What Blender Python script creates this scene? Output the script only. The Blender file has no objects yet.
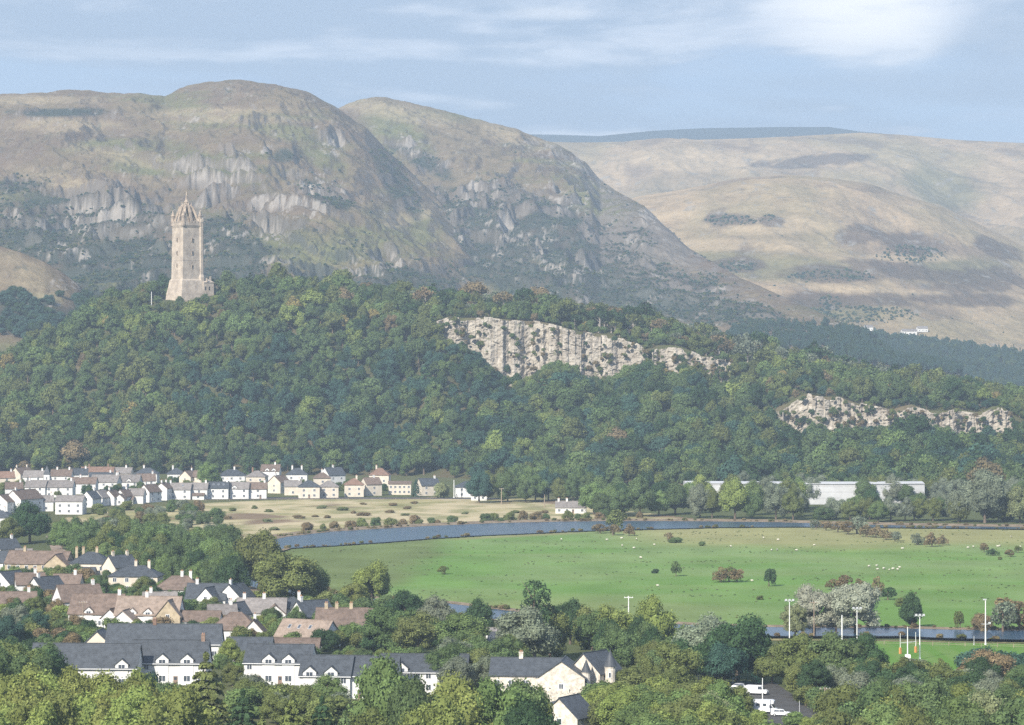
import bpy, math, random
import numpy as np
from mathutils import Matrix, Vector
R = math.radians
S = bpy.context.scene
C = S.collection
# ---------------------------------------------------------------- camera, sky, sun, exposure
F, CX, HY, H = 3365.0, 512.0, 345.0, 80.0          # focal length in pixels, principal column, horizon row, eye height
cam = bpy.data.objects.new('camera', bpy.data.cameras.new('camera')); C.objects.link(cam)
cam.location = (0, 0, H); cam.rotation_euler = (R(90), 0, 0)
cam.data.sensor_width = 36; cam.data.lens = F/1024*36
cam.data.shift_y = -(362.5-HY)/1024
cam.data.clip_start = 1; cam.data.clip_end = 40000
S.camera = cam
SUN_EL, SUN_AZ = 34.0, 210.0                       # azimuth clockwise from +Y
S.view_settings.view_transform = 'Standard'; S.view_settings.look = 'None'
S.view_settings.exposure = 1.02; S.view_settings.gamma = 1
S.render.engine = 'CYCLES'
S.cycles.use_denoising = False
S.cycles.max_bounces = 4; S.cycles.diffuse_bounces = 2; S.cycles.glossy_bounces = 2
S.cycles.transmission_bounces = 2; S.cycles.volume_bounces = 0; S.cycles.transparent_max_bounces = 4
sd = Vector((math.sin(R(SUN_AZ))*math.cos(R(SUN_EL)), math.cos(R(SUN_AZ))*math.cos(R(SUN_EL)), math.sin(R(SUN_EL))))
sun = bpy.data.objects.new('sun', bpy.data.lights.new('sun', 'SUN')); C.objects.link(sun)
sun.data.energy = 4.6; sun.data.angle = R(0.5); sun.data.color = (1.0, 0.93, 0.82)
sun.rotation_euler = (-sd).to_track_quat('-Z', 'Y').to_euler(); sun.location = (-900, -400, 1400)

def N(nt, t, **kw):
    n = nt.nodes.new(t)
    for k, v in kw.items():
        if k.startswith('_'): n.inputs[k[1:].replace('_', ' ')].default_value = v
        else: setattr(n, k, v)
    return n
def math_node(nt, op, a, b=None, clamp=False):
    n = nt.nodes.new('ShaderNodeMath'); n.operation = op; n.use_clamp = clamp
    for i, v in enumerate((a, b)):
        if v is None: continue
        if isinstance(v, (int, float)): n.inputs[i].default_value = v
        else: nt.links.new(v, n.inputs[i])
    return n.outputs[0]
def mix_col(nt, fac, a, b, mode='MIX'):
    n = nt.nodes.new('ShaderNodeMix'); n.data_type = 'RGBA'; n.blend_type = mode
    for s, v in ((n.inputs[0], fac), (n.inputs[6], a), (n.inputs[7], b)):
        if isinstance(v, (int, float)): s.default_value = v
        elif isinstance(v, tuple): s.default_value = (*v[:3], 1)
        else: nt.links.new(v, s)
    return n.outputs[2]
def smooth_node(nt, v, lo, hi):
    n = nt.nodes.new('ShaderNodeMapRange'); n.interpolation_type = 'SMOOTHSTEP'
    n.inputs[1].default_value = lo; n.inputs[2].default_value = hi
    nt.links.new(v, n.inputs[0]); return n.outputs[0]

SKYA, SKYB, SKYG, SKYW, SKYD, SKYX = (1.6, 2.45, 4.5), (2.0, 2.8, 4.5), (3.3, 3.7, 4.7), (5.4, 5.5, 6.0), (2.1, 2.6, 3.5), (8.4, 8.0, 7.6)
HAZE_COL, HAZE_D = (.56, .72, .88, 1), 1.03e-4

W = bpy.data.worlds.new('World'); S.world = W; W.use_nodes = True
nt = W.node_tree; nt.nodes.clear(); L = nt.links
wo = N(nt, 'ShaderNodeOutputWorld'); bg = N(nt, 'ShaderNodeBackground'); bg.inputs[1].default_value = 0.10
sky = N(nt, 'ShaderNodeTexSky', sky_type='NISHITA', sun_disc=False)
sky.sun_elevation = R(SUN_EL); sky.sun_rotation = R(SUN_AZ); sky.air_density = 1.0; sky.dust_density = 1.2; sky.altitude = 80
tc = N(nt, 'ShaderNodeTexCoord'); sp = N(nt, 'ShaderNodeSeparateXYZ'); L.new(tc.outputs['Generated'], sp.inputs[0])
dx, dy, dz = sp.outputs
zc = math_node(nt, 'ADD', math_node(nt, 'MAXIMUM', dz, 0.0), 0.045)
px_ = math_node(nt, 'DIVIDE', dx, zc); py_ = math_node(nt, 'DIVIDE', dy, zc)     # a flat layer of cloud overhead
cb = N(nt, 'ShaderNodeCombineXYZ'); L.new(px_, cb.inputs[0]); L.new(py_, cb.inputs[1])
def layer(scale, detail, rough, dist, off):
    n = N(nt, 'ShaderNodeTexNoise'); n.inputs['Scale'].default_value = scale; n.inputs['Detail'].default_value = detail
    n.inputs['Roughness'].default_value = rough; n.inputs['Distortion'].default_value = dist
    m = N(nt, 'ShaderNodeMapping'); m.inputs['Location'].default_value = off
    L.new(cb.outputs[0], m.inputs[0]); L.new(m.outputs[0], n.inputs['Vector']); return n.outputs[0]
n1 = layer(1.1, 7, .55, .3, (3.1, 7.7, 0)); n2 = layer(2.6, 6, .6, .2, (9.4, 1.3, 2)); n3 = layer(.55, 3, .5, 0, (1.7, 4.2, 5))
# one big bank of white cloud to the north-east, high over the valley
ax = math_node(nt, 'DIVIDE', dx, dy)
az_ = math_node(nt, 'DIVIDE', dz, dy)
def gauss(cx, cz, sx, sz):
    a = math_node(nt, 'POWER', math_node(nt, 'ABSOLUTE', math_node(nt, 'DIVIDE', math_node(nt, 'SUBTRACT', ax, cx), sx)), 2)
    b = math_node(nt, 'POWER', math_node(nt, 'ABSOLUTE', math_node(nt, 'DIVIDE', math_node(nt, 'SUBTRACT', az_, cz), sz)), 2)
    r = math_node(nt, 'SQRT', math_node(nt, 'ADD', a, b))
    r = math_node(nt, 'ADD', r, math_node(nt, 'MULTIPLY', math_node(nt, 'SUBTRACT', n1, .5), 1.6))
    return smooth_node(nt, math_node(nt, 'SUBTRACT', 1.35, r), 0.0, 1.0)
vv = N(nt, 'ShaderNodeCombineXYZ'); L.new(math_node(nt, 'MULTIPLY', ax, 9.0), vv.inputs[0]); L.new(math_node(nt, 'MULTIPLY', az_, 40.0), vv.inputs[1])
def cum(off, scale=1.0, detail=9, rough=.56, dist=.35):
    n = N(nt, 'ShaderNodeTexNoise'); n.inputs['Scale'].default_value = scale; n.inputs['Detail'].default_value = detail; n.inputs['Roughness'].default_value = rough; n.inputs['Distortion'].default_value = dist
    m = N(nt, 'ShaderNodeMapping'); m.inputs['Location'].default_value = off; L.new(vv.outputs[0], m.inputs[0]); L.new(m.outputs[0], n.inputs['Vector']); return n.outputs[0]
d0 = cum((5.3, 2.2, 1)); d1 = cum((5.3, 1.95, 1)); e0 = cum((1.1, 8.4, 3), 2.3, 8, .6); f0 = cum((9.1, .4, 6), .6, 5, .5)
big_ = gauss(.106, .098, .030, .0140)
cov = math_node(nt, 'ADD', math_node(nt, 'ADD', d0, math_node(nt, 'MULTIPLY', math_node(nt, 'SUBTRACT', f0, .5), .7)), math_node(nt, 'MULTIPLY', big_, .30))
cov = math_node(nt, 'ADD', cov, math_node(nt, 'MULTIPLY', math_node(nt, 'SUBTRACT', az_, .082), 5.0))
mask = smooth_node(nt, cov, .36, .54)
lit = smooth_node(nt, math_node(nt, 'ADD', math_node(nt, 'MULTIPLY', math_node(nt, 'SUBTRACT', d1, d0), -2.2), math_node(nt, 'ADD', math_node(nt, 'MULTIPLY', e0, .5), math_node(nt, 'MULTIPLY', big_, .65))), .18, .66)
base = mix_col(nt, smooth_node(nt, n3, .35, .65), SKYA, SKYB)
skyc = mix_col(nt, 0.80, sky.outputs[0], base)
skyc = mix_col(nt, math_node(nt, 'MULTIPLY', smooth_node(nt, e0, .40, .70), .45), skyc, SKYG)
skyc = mix_col(nt, math_node(nt, 'MULTIPLY', mask, .85), skyc, mix_col(nt, lit, SKYD, SKYW))
skyc = mix_col(nt, math_node(nt, 'MULTIPLY', math_node(nt, 'MULTIPLY', big_, smooth_node(nt, e0, .18, .50)), .95), skyc, SKYX)
skyc = mix_col(nt, math_node(nt, 'MULTIPLY', gauss(.012, .0985, .012, .0022), .30), skyc, SKYX)
skyc = mix_col(nt, math_node(nt, 'MULTIPLY', gauss(.146, .0905, .020, .0130), .75), skyc, SKYD)
skyc = mix_col(nt, math_node(nt, 'MULTIPLY', gauss(.118, .0775, .050, .0042), .55), skyc, SKYD)
skyc = mix_col(nt, math_node(nt, 'MULTIPLY', gauss(.150, .0735, .050, .0028), .60), skyc, SKYD)
skyc = mix_col(nt, math_node(nt, 'MULTIPLY', gauss(-.125, .0905, .050, .0050), .45), skyc, SKYD)
L.new(skyc, bg.inputs[0]); L.new(bg.outputs[0], wo.inputs[0])

# ---------------------------------------------------------------- helpers
rng = np.random.default_rng(7); rnd = random.Random(11)
def gd(py): return H*F/(py-HY)
def gp(px, py):
    d = gd(py); return ((px-CX)/F*d, d)
def at(px, py, d): return ((px-CX)/F*d, d, H-(py-HY)/F*d)
def proj(x, y, z): return (CX+F*x/y, HY+(H-z)*F/y)

_perm = np.random.default_rng(3).permutation(512)
_perm = np.concatenate([_perm, _perm, _perm])
_g = np.random.default_rng(4).uniform(0, 2*np.pi, 512); _gx, _gy = np.cos(_g), np.sin(_g)
def noise2(x, y):
    xi = np.floor(x).astype(int); yi = np.floor(y).astype(int); fx = x-xi; fy = y-yi
    u = fx*fx*fx*(fx*(fx*6-15)+10); v = fy*fy*fy*(fy*(fy*6-15)+10)
    def g(ix, iy, ax, ay):
        h = _perm[_perm[ix & 511]+(iy & 511)]; return _gx[h]*ax+_gy[h]*ay
    a = g(xi, yi, fx, fy); b = g(xi+1, yi, fx-1, fy); c = g(xi, yi+1, fx, fy-1); d = g(xi+1, yi+1, fx-1, fy-1)
    return (a+(b-a)*u+(c-a)*v+(a-b-c+d)*u*v)*1.5
def fbm(x, y, o=5, rough=.5, ridged=False):
    s = 0; a = 1; t = 0
    for i in range(o):
        n = noise2(x*2**i+17.3*i, y*2**i+5.1*i)
        if ridged: n = 1-2*np.abs(n)
        s = s+a*n; t += a; a *= rough
    return s/t
def sstep(a, b, x):
    t = np.clip((np.asarray(x, float)-a)/(b-a), 0, 1); return t*t*(3-2*t)

def tag(o, label=None, cat=None, group=None, kind=None):
    if label: o['label'] = label
    if cat: o['category'] = cat
    if group: o['group'] = group
    if kind: o['kind'] = kind
    return o
def empty(name, loc=(0, 0, 0), rz=0, parent=None):
    o = bpy.data.objects.new(name, None); C.objects.link(o); o.location = loc; o.rotation_euler = (0, 0, rz)
    o.empty_display_size = .5
    if parent: o.parent = parent
    return o
def mesh_np(name, V, Fc, mats=(), col=None, smooth=False, fmat=None, fattr=None):
    """V (n,3), Fc (m,4) or (m,3) arrays"""
    me = bpy.data.meshes.new(name); V = np.asarray(V, np.float32); Fc = np.asarray(Fc, np.int32); k = Fc.shape[1]
    me.vertices.add(len(V)); me.vertices.foreach_set('co', V.ravel())
    me.loops.add(Fc.size); me.loops.foreach_set('vertex_index', Fc.ravel())
    me.polygons.add(len(Fc)); me.polygons.foreach_set('loop_start', np.arange(0, Fc.size, k, dtype=np.int32))
    for m in mats: me.materials.append(m)
    if fmat is not None: me.polygons.foreach_set('material_index', np.asarray(fmat, np.int32))
    me.update(calc_edges=True)
    me.polygons.foreach_set('use_smooth', np.full(len(Fc), smooth, bool))
    if col is not None:
        a = me.attributes.new('col', 'FLOAT_COLOR', 'POINT'); c = np.ones((len(V), 4), np.float32); c[:, :3] = col
        a.data.foreach_set('color', c.ravel())
    if fattr is not None:
        a = me.attributes.new('lv', 'FLOAT', 'FACE'); a.data.foreach_set('value', np.asarray(fattr, np.float32))
    return me
def link(name, me, parent=None):
    o = bpy.data.objects.new(name, me); C.objects.link(o)
    if parent: o.parent = parent
    return o
def grid_faces(nu, nv):
    i = np.arange((nu-1)*(nv-1)); r, c = i//(nu-1), i % (nu-1); a = r*nu+c
    return np.stack([a, a+1, a+1+nu, a+nu], 1)

class MB:
    def __init__(s, T=None): s.v = []; s.f = []; s.m = []; s.T = T
    def poly(s, pts, m=0):
        k = len(s.v); s.v += [tuple(p) for p in pts]; s.f.append(tuple(range(k, k+len(pts)))); s.m.append(m)
    def box(s, x0, x1, y0, y1, z0, z1, m=0, top=None):
        k = len(s.v)
        tx = 0 if top is None else top
        s.v += [(x0, y0, z0), (x1, y0, z0), (x1, y1, z0), (x0, y1, z0), (x0+tx, y0+tx, z1), (x1-tx, y0+tx, z1), (x1-tx, y1-tx, z1), (x0+tx, y1-tx, z1)]
        for q in ((3, 2, 1, 0), (4, 5, 6, 7), (0, 1, 5, 4), (1, 2, 6, 5), (2, 3, 7, 6), (3, 0, 4, 7)):
            s.f.append(tuple(k+i for i in q)); s.m.append(m)
    def tube(s, p0, p1, r0, r1, n=8, m=0, cap=True):
        p0, p1 = Vector(p0), Vector(p1); d = (p1-p0).normalized()
        a = d.orthogonal().normalized(); b = d.cross(a); k = len(s.v)
        for p, r in ((p0, r0), (p1, r1)):
            for i in range(n):
                t = 2*math.pi*i/n; s.v.append(tuple(p+(a*math.cos(t)+b*math.sin(t))*r))
        for i in range(n):
            j = (i+1) % n; s.f.append((k+i, k+j, k+n+j, k+n+i)); s.m.append(m)
        if cap:
            s.f.append(tuple(k+i for i in range(n-1, -1, -1))); s.m.append(m)
            s.f.append(tuple(k+n+i for i in range(n))); s.m.append(m)
    def loft(s, rings, m=0, caps=True):
        """rings: lists of equally many points"""
        k = len(s.v); n = len(rings[0])
        for r in rings: s.v += [tuple(p) for p in r]
        for j in range(len(rings)-1):
            for i in range(n):
                i2 = (i+1) % n
                s.f.append((k+j*n+i, k+j*n+i2, k+(j+1)*n+i2, k+(j+1)*n+i)); s.m.append(m)
        if caps:
            s.f.append(tuple(k+i for i in range(n-1, -1, -1))); s.m.append(m)
            q = k+(len(rings)-1)*n; s.f.append(tuple(q+i for i in range(n))); s.m.append(m)
    def mesh(s, name, mats, smooth=False):
        me = bpy.data.meshes.new(name)
        v = s.v if s.T is None else [tuple(s.T @ Vector(p)) for p in s.v]
        me.from_pydata(v, [], s.f)
        for m in (mats if isinstance(mats, (list, tuple)) else [mats]): me.materials.append(m)
        me.polygons.foreach_set('material_index', s.m)
        if smooth: me.polygons.foreach_set('use_smooth', [True]*len(s.f))
        me.update(); return me
    def build(s, name, mats, parent=None, smooth=False): return link(name, s.mesh(name, mats, smooth), parent)

# ---------------------------------------------------------------- materials
def new_mat(name):
    m = bpy.data.materials.new(name); m.use_nodes = True; nt = m.node_tree
    b = nt.nodes['Principled BSDF']; b.inputs['Roughness'].default_value = .85; b.inputs['Specular IOR Level'].default_value = .15
    return m, nt, b
def noise_tex(nt, scale, detail=4, rough=.55, coord='Object', stretch=None):
    t = N(nt, 'ShaderNodeTexCoord'); n = N(nt, 'ShaderNodeTexNoise')
    n.inputs['Scale'].default_value = scale; n.inputs['Detail'].default_value = detail; n.inputs['Roughness'].default_value = rough
    if stretch:
        mp = N(nt, 'ShaderNodeMapping'); mp.inputs['Scale'].default_value = stretch
        nt.links.new(t.outputs[coord], mp.inputs[0]); nt.links.new(mp.outputs[0], n.inputs['Vector'])
    else: nt.links.new(t.outputs[coord], n.inputs['Vector'])
    return n.outputs[0]
def mottled(name, c, var=.25, scale=1.5, c2=None, rough=.85, bump=0, spec=.15, obj_var=0, courses=0):
    m, nt, b = new_mat(name); b.inputs['Roughness'].default_value = rough; b.inputs['Specular IOR Level'].default_value = spec
    f = smooth_node(nt, noise_tex(nt, scale, 6), .3, .7)
    c2 = c2 or tuple(x*(1-var) for x in c)
    col = mix_col(nt, f, tuple(x*(1+var*.5) for x in c), c2)
    if obj_var:
        oi = N(nt, 'ShaderNodeObjectInfo')
        hs = N(nt, 'ShaderNodeHueSaturation'); nt.links.new(col, hs.inputs['Color'])
        v = math_node(nt, 'ADD', math_node(nt, 'MULTIPLY', oi.outputs['Random'], obj_var), 1-obj_var/2)
        nt.links.new(v, hs.inputs['Value']); col = hs.outputs[0]
    if courses:
        t = N(nt, 'ShaderNodeTexCoord'); sx = N(nt, 'ShaderNodeSeparateXYZ'); nt.links.new(t.outputs['Object'], sx.inputs[0])
        fr = math_node(nt, 'FRACT', math_node(nt, 'MULTIPLY', sx.outputs[2], courses))
        ln = smooth_node(nt, fr, .0, .22)
        col = mix_col(nt, math_node(nt, 'MULTIPLY', math_node(nt, 'SUBTRACT', 1.0, ln), .35), col, (c[0]*.4, c[1]*.4, c[2]*.4))
        n3 = smooth_node(nt, noise_tex(nt, 4.0, 2, coord='Object', stretch=(1, 1, .8)), .52, .75)
        col = mix_col(nt, math_node(nt, 'MULTIPLY', n3, .3), col, tuple(min(1, x*1.7) for x in c))
    nt.links.new(col, b.inputs['Base Color'])
    if bump:
        bp = N(nt, 'ShaderNodeBump'); bp.inputs['Strength'].default_value = bump; bp.inputs['Distance'].default_value = .3
        nt.links.new(noise_tex(nt, scale*3, 8), bp.inputs['Height']); nt.links.new(bp.outputs[0], b.inputs['Normal'])
    return m
def terrain_mat(name, s1=.02, s2=.15, amt=.35, bump=0, bscale=.05, bdist=4):
    """albedo from the mesh's own ground-cover colours, broken up by two sizes of noise"""
    m, nt, b = new_mat(name); b.inputs['Roughness'].default_value = 1; b.inputs['Specular IOR Level'].default_value = 0
    a = N(nt, 'ShaderNodeAttribute', attribute_name='col')
    n = math_node(nt, 'ADD', math_node(nt, 'MULTIPLY', noise_tex(nt, s1, 6, .65), amt*2), 1-amt)
    n2 = math_node(nt, 'ADD', math_node(nt, 'MULTIPLY', noise_tex(nt, s2, 5, .7), amt*2), 1-amt)
    k = math_node(nt, 'MULTIPLY', n, n2)
    vm = N(nt, 'ShaderNodeVectorMath', operation='SCALE'); nt.links.new(a.outputs['Color'], vm.inputs[0]); nt.links.new(k, vm.inputs['Scale'])
    nt.links.new(vm.outputs[0], b.inputs['Base Color'])
    if bump:
        bp = N(nt, 'ShaderNodeBump'); bp.inputs['Strength'].default_value = bump; bp.inputs['Distance'].default_value = bdist
        nt.links.new(noise_tex(nt, bscale, 8, .65), bp.inputs['Height']); nt.links.new(bp.outputs[0], b.inputs['Normal'])
    return m
def leaf_mat():
    m, nt, b = new_mat('leaf'); nt.nodes.remove(b)
    a = N(nt, 'ShaderNodeAttribute', attribute_name='tint', attribute_type='INSTANCER')
    lv = N(nt, 'ShaderNodeAttribute', attribute_name='lv')
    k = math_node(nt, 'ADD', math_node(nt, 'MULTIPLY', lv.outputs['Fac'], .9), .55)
    vm = N(nt, 'ShaderNodeVectorMath', operation='SCALE'); nt.links.new(a.outputs['Vector'], vm.inputs[0]); nt.links.new(k, vm.inputs['Scale'])
    d = N(nt, 'ShaderNodeBsdfDiffuse'); t = N(nt, 'ShaderNodeBsdfTranslucent')
    nt.links.new(vm.outputs[0], d.inputs[0]); nt.links.new(vm.outputs[0], t.inputs[0])
    mx = N(nt, 'ShaderNodeMixShader'); mx.inputs[0].default_value = .28
    nt.links.new(d.outputs[0], mx.inputs[1]); nt.links.new(t.outputs[0], mx.inputs[2])
    nt.links.new(mx.outputs[0], nt.nodes['Material Output'].inputs[0]); return m
M = {
 'white': mottled('white_render', (.64, .635, .615), .10, .35, obj_var=.12), 'cream': mottled('cream_render', (.58, .52, .43), .12, .4, obj_var=.15),
 'stone': mottled('pale_stone', (.60, .55, .47), .3, 1.2, bump=.4, obj_var=.1), 'tan': mottled('tan_stone', (.40, .33, .23), .25, .9, obj_var=.1),
 'brownwall': mottled('brown_brick', (.24, .17, .13), .25, 1.0),
 'slate': mottled('slate_roof', (.060, .068, .078), .28, .8, rough=.6, spec=.3, courses=2.2, obj_var=.15),
 'grey': mottled('grey_tile_roof', (.20, .183, .172), .25, .8, courses=2.4, obj_var=.25), 'brown': mottled('brown_tile_roof', (.155, .117, .095), .28, .8, courses=2.4, obj_var=.25),
 'terracotta': mottled('terracotta_roof', (.21, .135, .10), .25, .8, courses=2.4, obj_var=.2), 'tanroof': mottled('tan_tile_roof', (.26, .205, .165), .25, .8, courses=2.4),
 'frame': mottled('white_paint', (.80, .80, .79), .05, 2, rough=.5, spec=.4), 'pot': mottled('clay_pot', (.42, .24, .15), .2, 3),
 'bark': mottled('bark', (.13, .10, .075), .4, 3), 'palebark': mottled('pale_bark', (.34, .30, .26), .3, 3),
 'asphalt': mottled('asphalt', (.075, .072, .070), .2, .3), 'path': mottled('bare_track', (.26, .20, .15), .25, .2),
 'pole': mottled('white_pole_paint', (.72, .72, .70), .12, 1.5, rough=.5, spec=.4), 'woodpole': mottled('weathered_wood', (.30, .24, .18), .25, 2),
 'steel': mottled('galvanised_steel', (.42, .43, .44), .15, 2, rough=.45, spec=.5), 'pad': mottled('orange_pad', (.55, .25, .09), .1, 3),
 'greenpaint': mottled('green_paint', (.035, .16, .12), .2, 1), 'carwhite': mottled('white_car_paint', (.78, .78, .78), .03, 1, rough=.25, spec=.5),
 'carsilver': mottled('silver_car_paint', (.42, .43, .45), .05, 1, rough=.3, spec=.5), 'cardark': mottled('dark_blue_car_paint', (.03, .045, .09), .05, 1, rough=.25, spec=.5),
 'tyre': mottled('tyre_rubber', (.025, .025, .025), .1, 4), 'sheep': mottled('wool', (.58, .55, .46), .12, 6), 'sheepface': mottled('sheep_face', (.20, .17, .14), .1, 4),
 'sand': mottled('warm_sandstone', (.43, .365, .29), .28, .22, (.31, .26, .21), bump=.5),
 'sanddark': mottled('weathered_sandstone', (.36, .29, .22), .35, .5, (.22, .18, .145), bump=.5),
 'opening': mottled('dark_opening', (.02, .02, .022), .1, 1),
 'warehouse': mottled('pale_cladding', (.46, .465, .47), .10, .2, courses=.33), 'soil': mottled('bank_soil', (.22, .17, .115), .35, .25), 'leaf': leaf_mat(),
}
gm, gnt, gb = new_mat('window_glass'); gb.inputs['Base Color'].default_value = (.05, .06, .075, 1); gb.inputs['Roughness'].default_value = .08; gb.inputs['Specular IOR Level'].default_value = .6
gf = noise_tex(gnt, .9, 2); gnt.links.new(mix_col(gnt, gf, (.03, .035, .045), (.10, .12, .15)), gb.inputs['Base Color']); M['glass'] = gm
wm_, wnt, wb = new_mat('river_water'); wb.inputs['Base Color'].default_value = (.030, .068, .115, 1); wb.inputs['Roughness'].default_value = .24; wb.inputs['Specular IOR Level'].default_value = .3
bp = N(wnt, 'ShaderNodeBump'); bp.inputs['Strength'].default_value = .12; bp.inputs['Distance'].default_value = .2
wnt.links.new(noise_tex(wnt, .6, 5, .6), bp.inputs['Height']); wnt.links.new(bp.outputs[0], wb.inputs['Normal']); M['water'] = wm_
# ---------------------------------------------------------------- ground, river, fields
def in_poly(x, y, P):
    x = np.asarray(x, float); y = np.asarray(y, float); r = np.zeros(x.shape, bool); n = len(P)
    for i in range(n):
        x0, y0 = P[i]; x1, y1 = P[(i+1) % n]
        if y0 == y1: continue
        c = ((y0 > y) != (y1 > y)) & (x < (x1-x0)*(y-y0)/(y1-y0)+x0); r ^= c
    return r
def resample(P, n):
    P = np.array(P, float); s = np.r_[0, np.cumsum(np.hypot(*np.diff(P, axis=0).T))]; t = np.linspace(0, s[-1], n)
    return np.stack([np.interp(t, s, P[:, 0]), np.interp(t, s, P[:, 1])], 1)
gx = np.linspace(-5200, 5200, 261); gy = np.linspace(-700, 12600, 267)
X, Y = np.meshgrid(gx, gy)
n = fbm(X.ravel()*.004, Y.ravel()*.004, 5)
colg = np.where((n > 0)[:, None], (.10, .105, .05), (.085, .10, .045))
o = link('ground', mesh_np('ground', np.stack([X.ravel(), Y.ravel(), np.zeros(X.size)], 1), grid_faces(261, 267), [terrain_mat('ground', .02, .3, .3)], colg)); tag(o, kind='structure')

OUT = [(1500, 533), (1120, 529.5), (1024, 527.4), (920, 526), (850, 524.5), (780, 522.5), (700, 521.5), (620, 521.2), (560, 521.8), (500, 523.2), (420, 526.5), (330, 532), (285, 537), (255, 544), (232, 555), (228, 575), (262, 594), (330, 607), (400, 612.5), (445, 613), (475, 618), (560, 628), (700, 636), (765, 637), (800, 637), (850, 637), (900, 637), (950, 639), (1024, 640.5), (1120, 643), (1500, 652)]
INN = [(1500, 536), (1120, 532), (1024, 529.8), (900, 528.4), (800, 527.4), (720, 528), (650, 529.8), (600, 531), (560, 532.5), (530, 534), (480, 536), (430, 539), (380, 543), (330, 546.5), (285, 549), (262, 556), (258, 570), (285, 585), (345, 596), (405, 602), (445, 603.5), (475, 607), (560, 617), (700, 626), (765, 627.5), (800, 628), (850, 628), (900, 628.5), (950, 630), (1024, 631), (1120, 632.5), (1500, 640)]
OW = resample([gp(*p) for p in OUT], 520); IW = resample([gp(*p) for p in INN], 520)
def ribbon(name, A, B, za, zb, mat, k=7, jit=0):
    V = []
    for j in range(k):
        t = j/(k-1); P = A*(1-t)+B*t
        z = za+(zb-za)*t
        V.append(np.c_[P, np.full(len(P), z)])
    return link(name, mesh_np(name, np.concatenate(V), grid_faces(len(A), k), [mat], smooth=False))
def offset(P, dist, wob=0):
    T = np.gradient(P, axis=0); T /= np.hypot(T[:, 0], T[:, 1])[:, None]; Nn = np.stack([T[:, 1], -T[:, 0]], 1)
    w = dist+wob*fbm(P[:, 0]*.03, P[:, 1]*.03, 3) if wob else dist
    return P+Nn*np.reshape(w, (-1, 1))
tag(ribbon('river', OW, IW, .16, .16, M['water']), kind='structure')
sgn = 1 if np.hypot(*(offset(OW, 5)[260]-IW[260])) > np.hypot(*(OW[260]-IW[260])) else -1
tag(ribbon('outer_river_bank', offset(OW, sgn*6.5, 3), offset(OW, -sgn*1.0, 1.2), .9, .20, M['soil'], 3), kind='structure')
tag(ribbon('inner_river_bank', offset(IW, sgn*.6, .8), offset(IW, -sgn*3, 1), .20, .55, M['soil'], 3), kind='structure')

def cover(name, P, z, res, colour, mat, edge=None):
    """a sheet of ground cover over the world polygon P"""
    P = [tuple(p) for p in P]; A = np.array(P)
    xs = np.arange(A[:, 0].min(), A[:, 0].max()+res, res); ys = np.arange(A[:, 1].min(), A[:, 1].max()+res, res)
    X, Y = np.meshgrid(xs, ys); Fc = grid_faces(len(xs), len(ys)); X, Y = X.ravel(), Y.ravel()
    wx, wy = (X+edge*fbm(X*.05, Y*.05, 3), Y+edge*fbm(X*.05+9, Y*.05, 3)) if edge else (X, Y)
    ok = in_poly(wx, wy, P); Fc = Fc[ok[Fc].all(1)]
    use = np.unique(Fc); mp = np.full(len(X), -1); mp[use] = np.arange(len(use))
    X, Y = X[use], Y[use]
    o = link(name, mesh_np(name, np.stack([X, Y, np.full(len(X), z)], 1), mp[Fc], [mat], colour(X, Y))); tag(o, kind='structure'); return o
def lerp3(a, b, t): return np.asarray(a)*(1-t[:, None])+np.asarray(b)*t[:, None]
def field_col(X, Y):
    px, py = CX+F*X/Y, HY+H*F/Y
    n = fbm(X*.012, Y*.012, 5); n2 = fbm(X*.05, Y*.02, 4)
    c = lerp3((.118, .210, .055), (.158, .228, .085), sstep(-.3, .3, n)); st_ = fbm(X*.004, Y*.03+3, 5, .6)
    straw = sstep(.1, .9, (1-sstep(530, 562, py+n*10))*sstep(520, 720, px)*1.0)
    c = lerp3((0, 0, 0), c, np.ones(len(X)))
    c = c*(1-straw[:, None]*.8)+np.array((.27, .245, .12))*straw[:, None]*.8
    rough = sstep(.2, .8, 1-sstep(360, 470, px+(py-560)*1.4+n*60))
    c = c*(1-rough[:, None]*.85)+np.array((.125, .150, .062))*rough[:, None]*.85
    near = sstep(585, 612, py+n*14)*.5*(1-sstep(620, 800, px))
    c = c*(1-near[:, None])+np.array((.17, .19, .075))*near[:, None]
    line = np.exp(-((py-(541-(px-420)*.052))/1.3)**2)*sstep(440, 470, px)*(1-sstep(560, 600, px))
    c = c*(1-line[:, None]*.6)+np.array((.26, .20, .12))*line[:, None]*.6
    c = c*(1-.35*sstep(.05, .3, st_)[:, None])+np.array((.15, .19, .075))*.35*sstep(.05, .3, st_)[:, None]
    return c*(1+.25*n2[:, None]+.15*st_[:, None])
FIELD = list(map(tuple, offset(IW, -sgn*1.0)))+[gp(1500, 575)]
tag(cover('pasture_field', FIELD, .08, 3.0, field_col, terrain_mat('pasture', .05, .6, .16)), kind='structure')
def meadow_col(X, Y):
    n = fbm(X*.014, Y*.010, 6, .6); n2 = fbm(X*.045+4, Y*.025, 5, .6); n3 = fbm(X*.02-7, Y*.012+3, 5)
    c = lerp3((.42, .355, .225), (.30, .27, .13), sstep(-.1, .35, n))
    c = lerp3((0, 0, 0), c, np.ones(len(X)))
    g = sstep(-.12, .25, n2); c = c*(1-g[:, None]*.8)+np.array((.19, .19, .085))*g[:, None]*.8
    b = sstep(.08, .34, n3)*.9; c = c*(1-b[:, None])+np.array((.17, .12, .085))*b[:, None]
    return c
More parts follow.
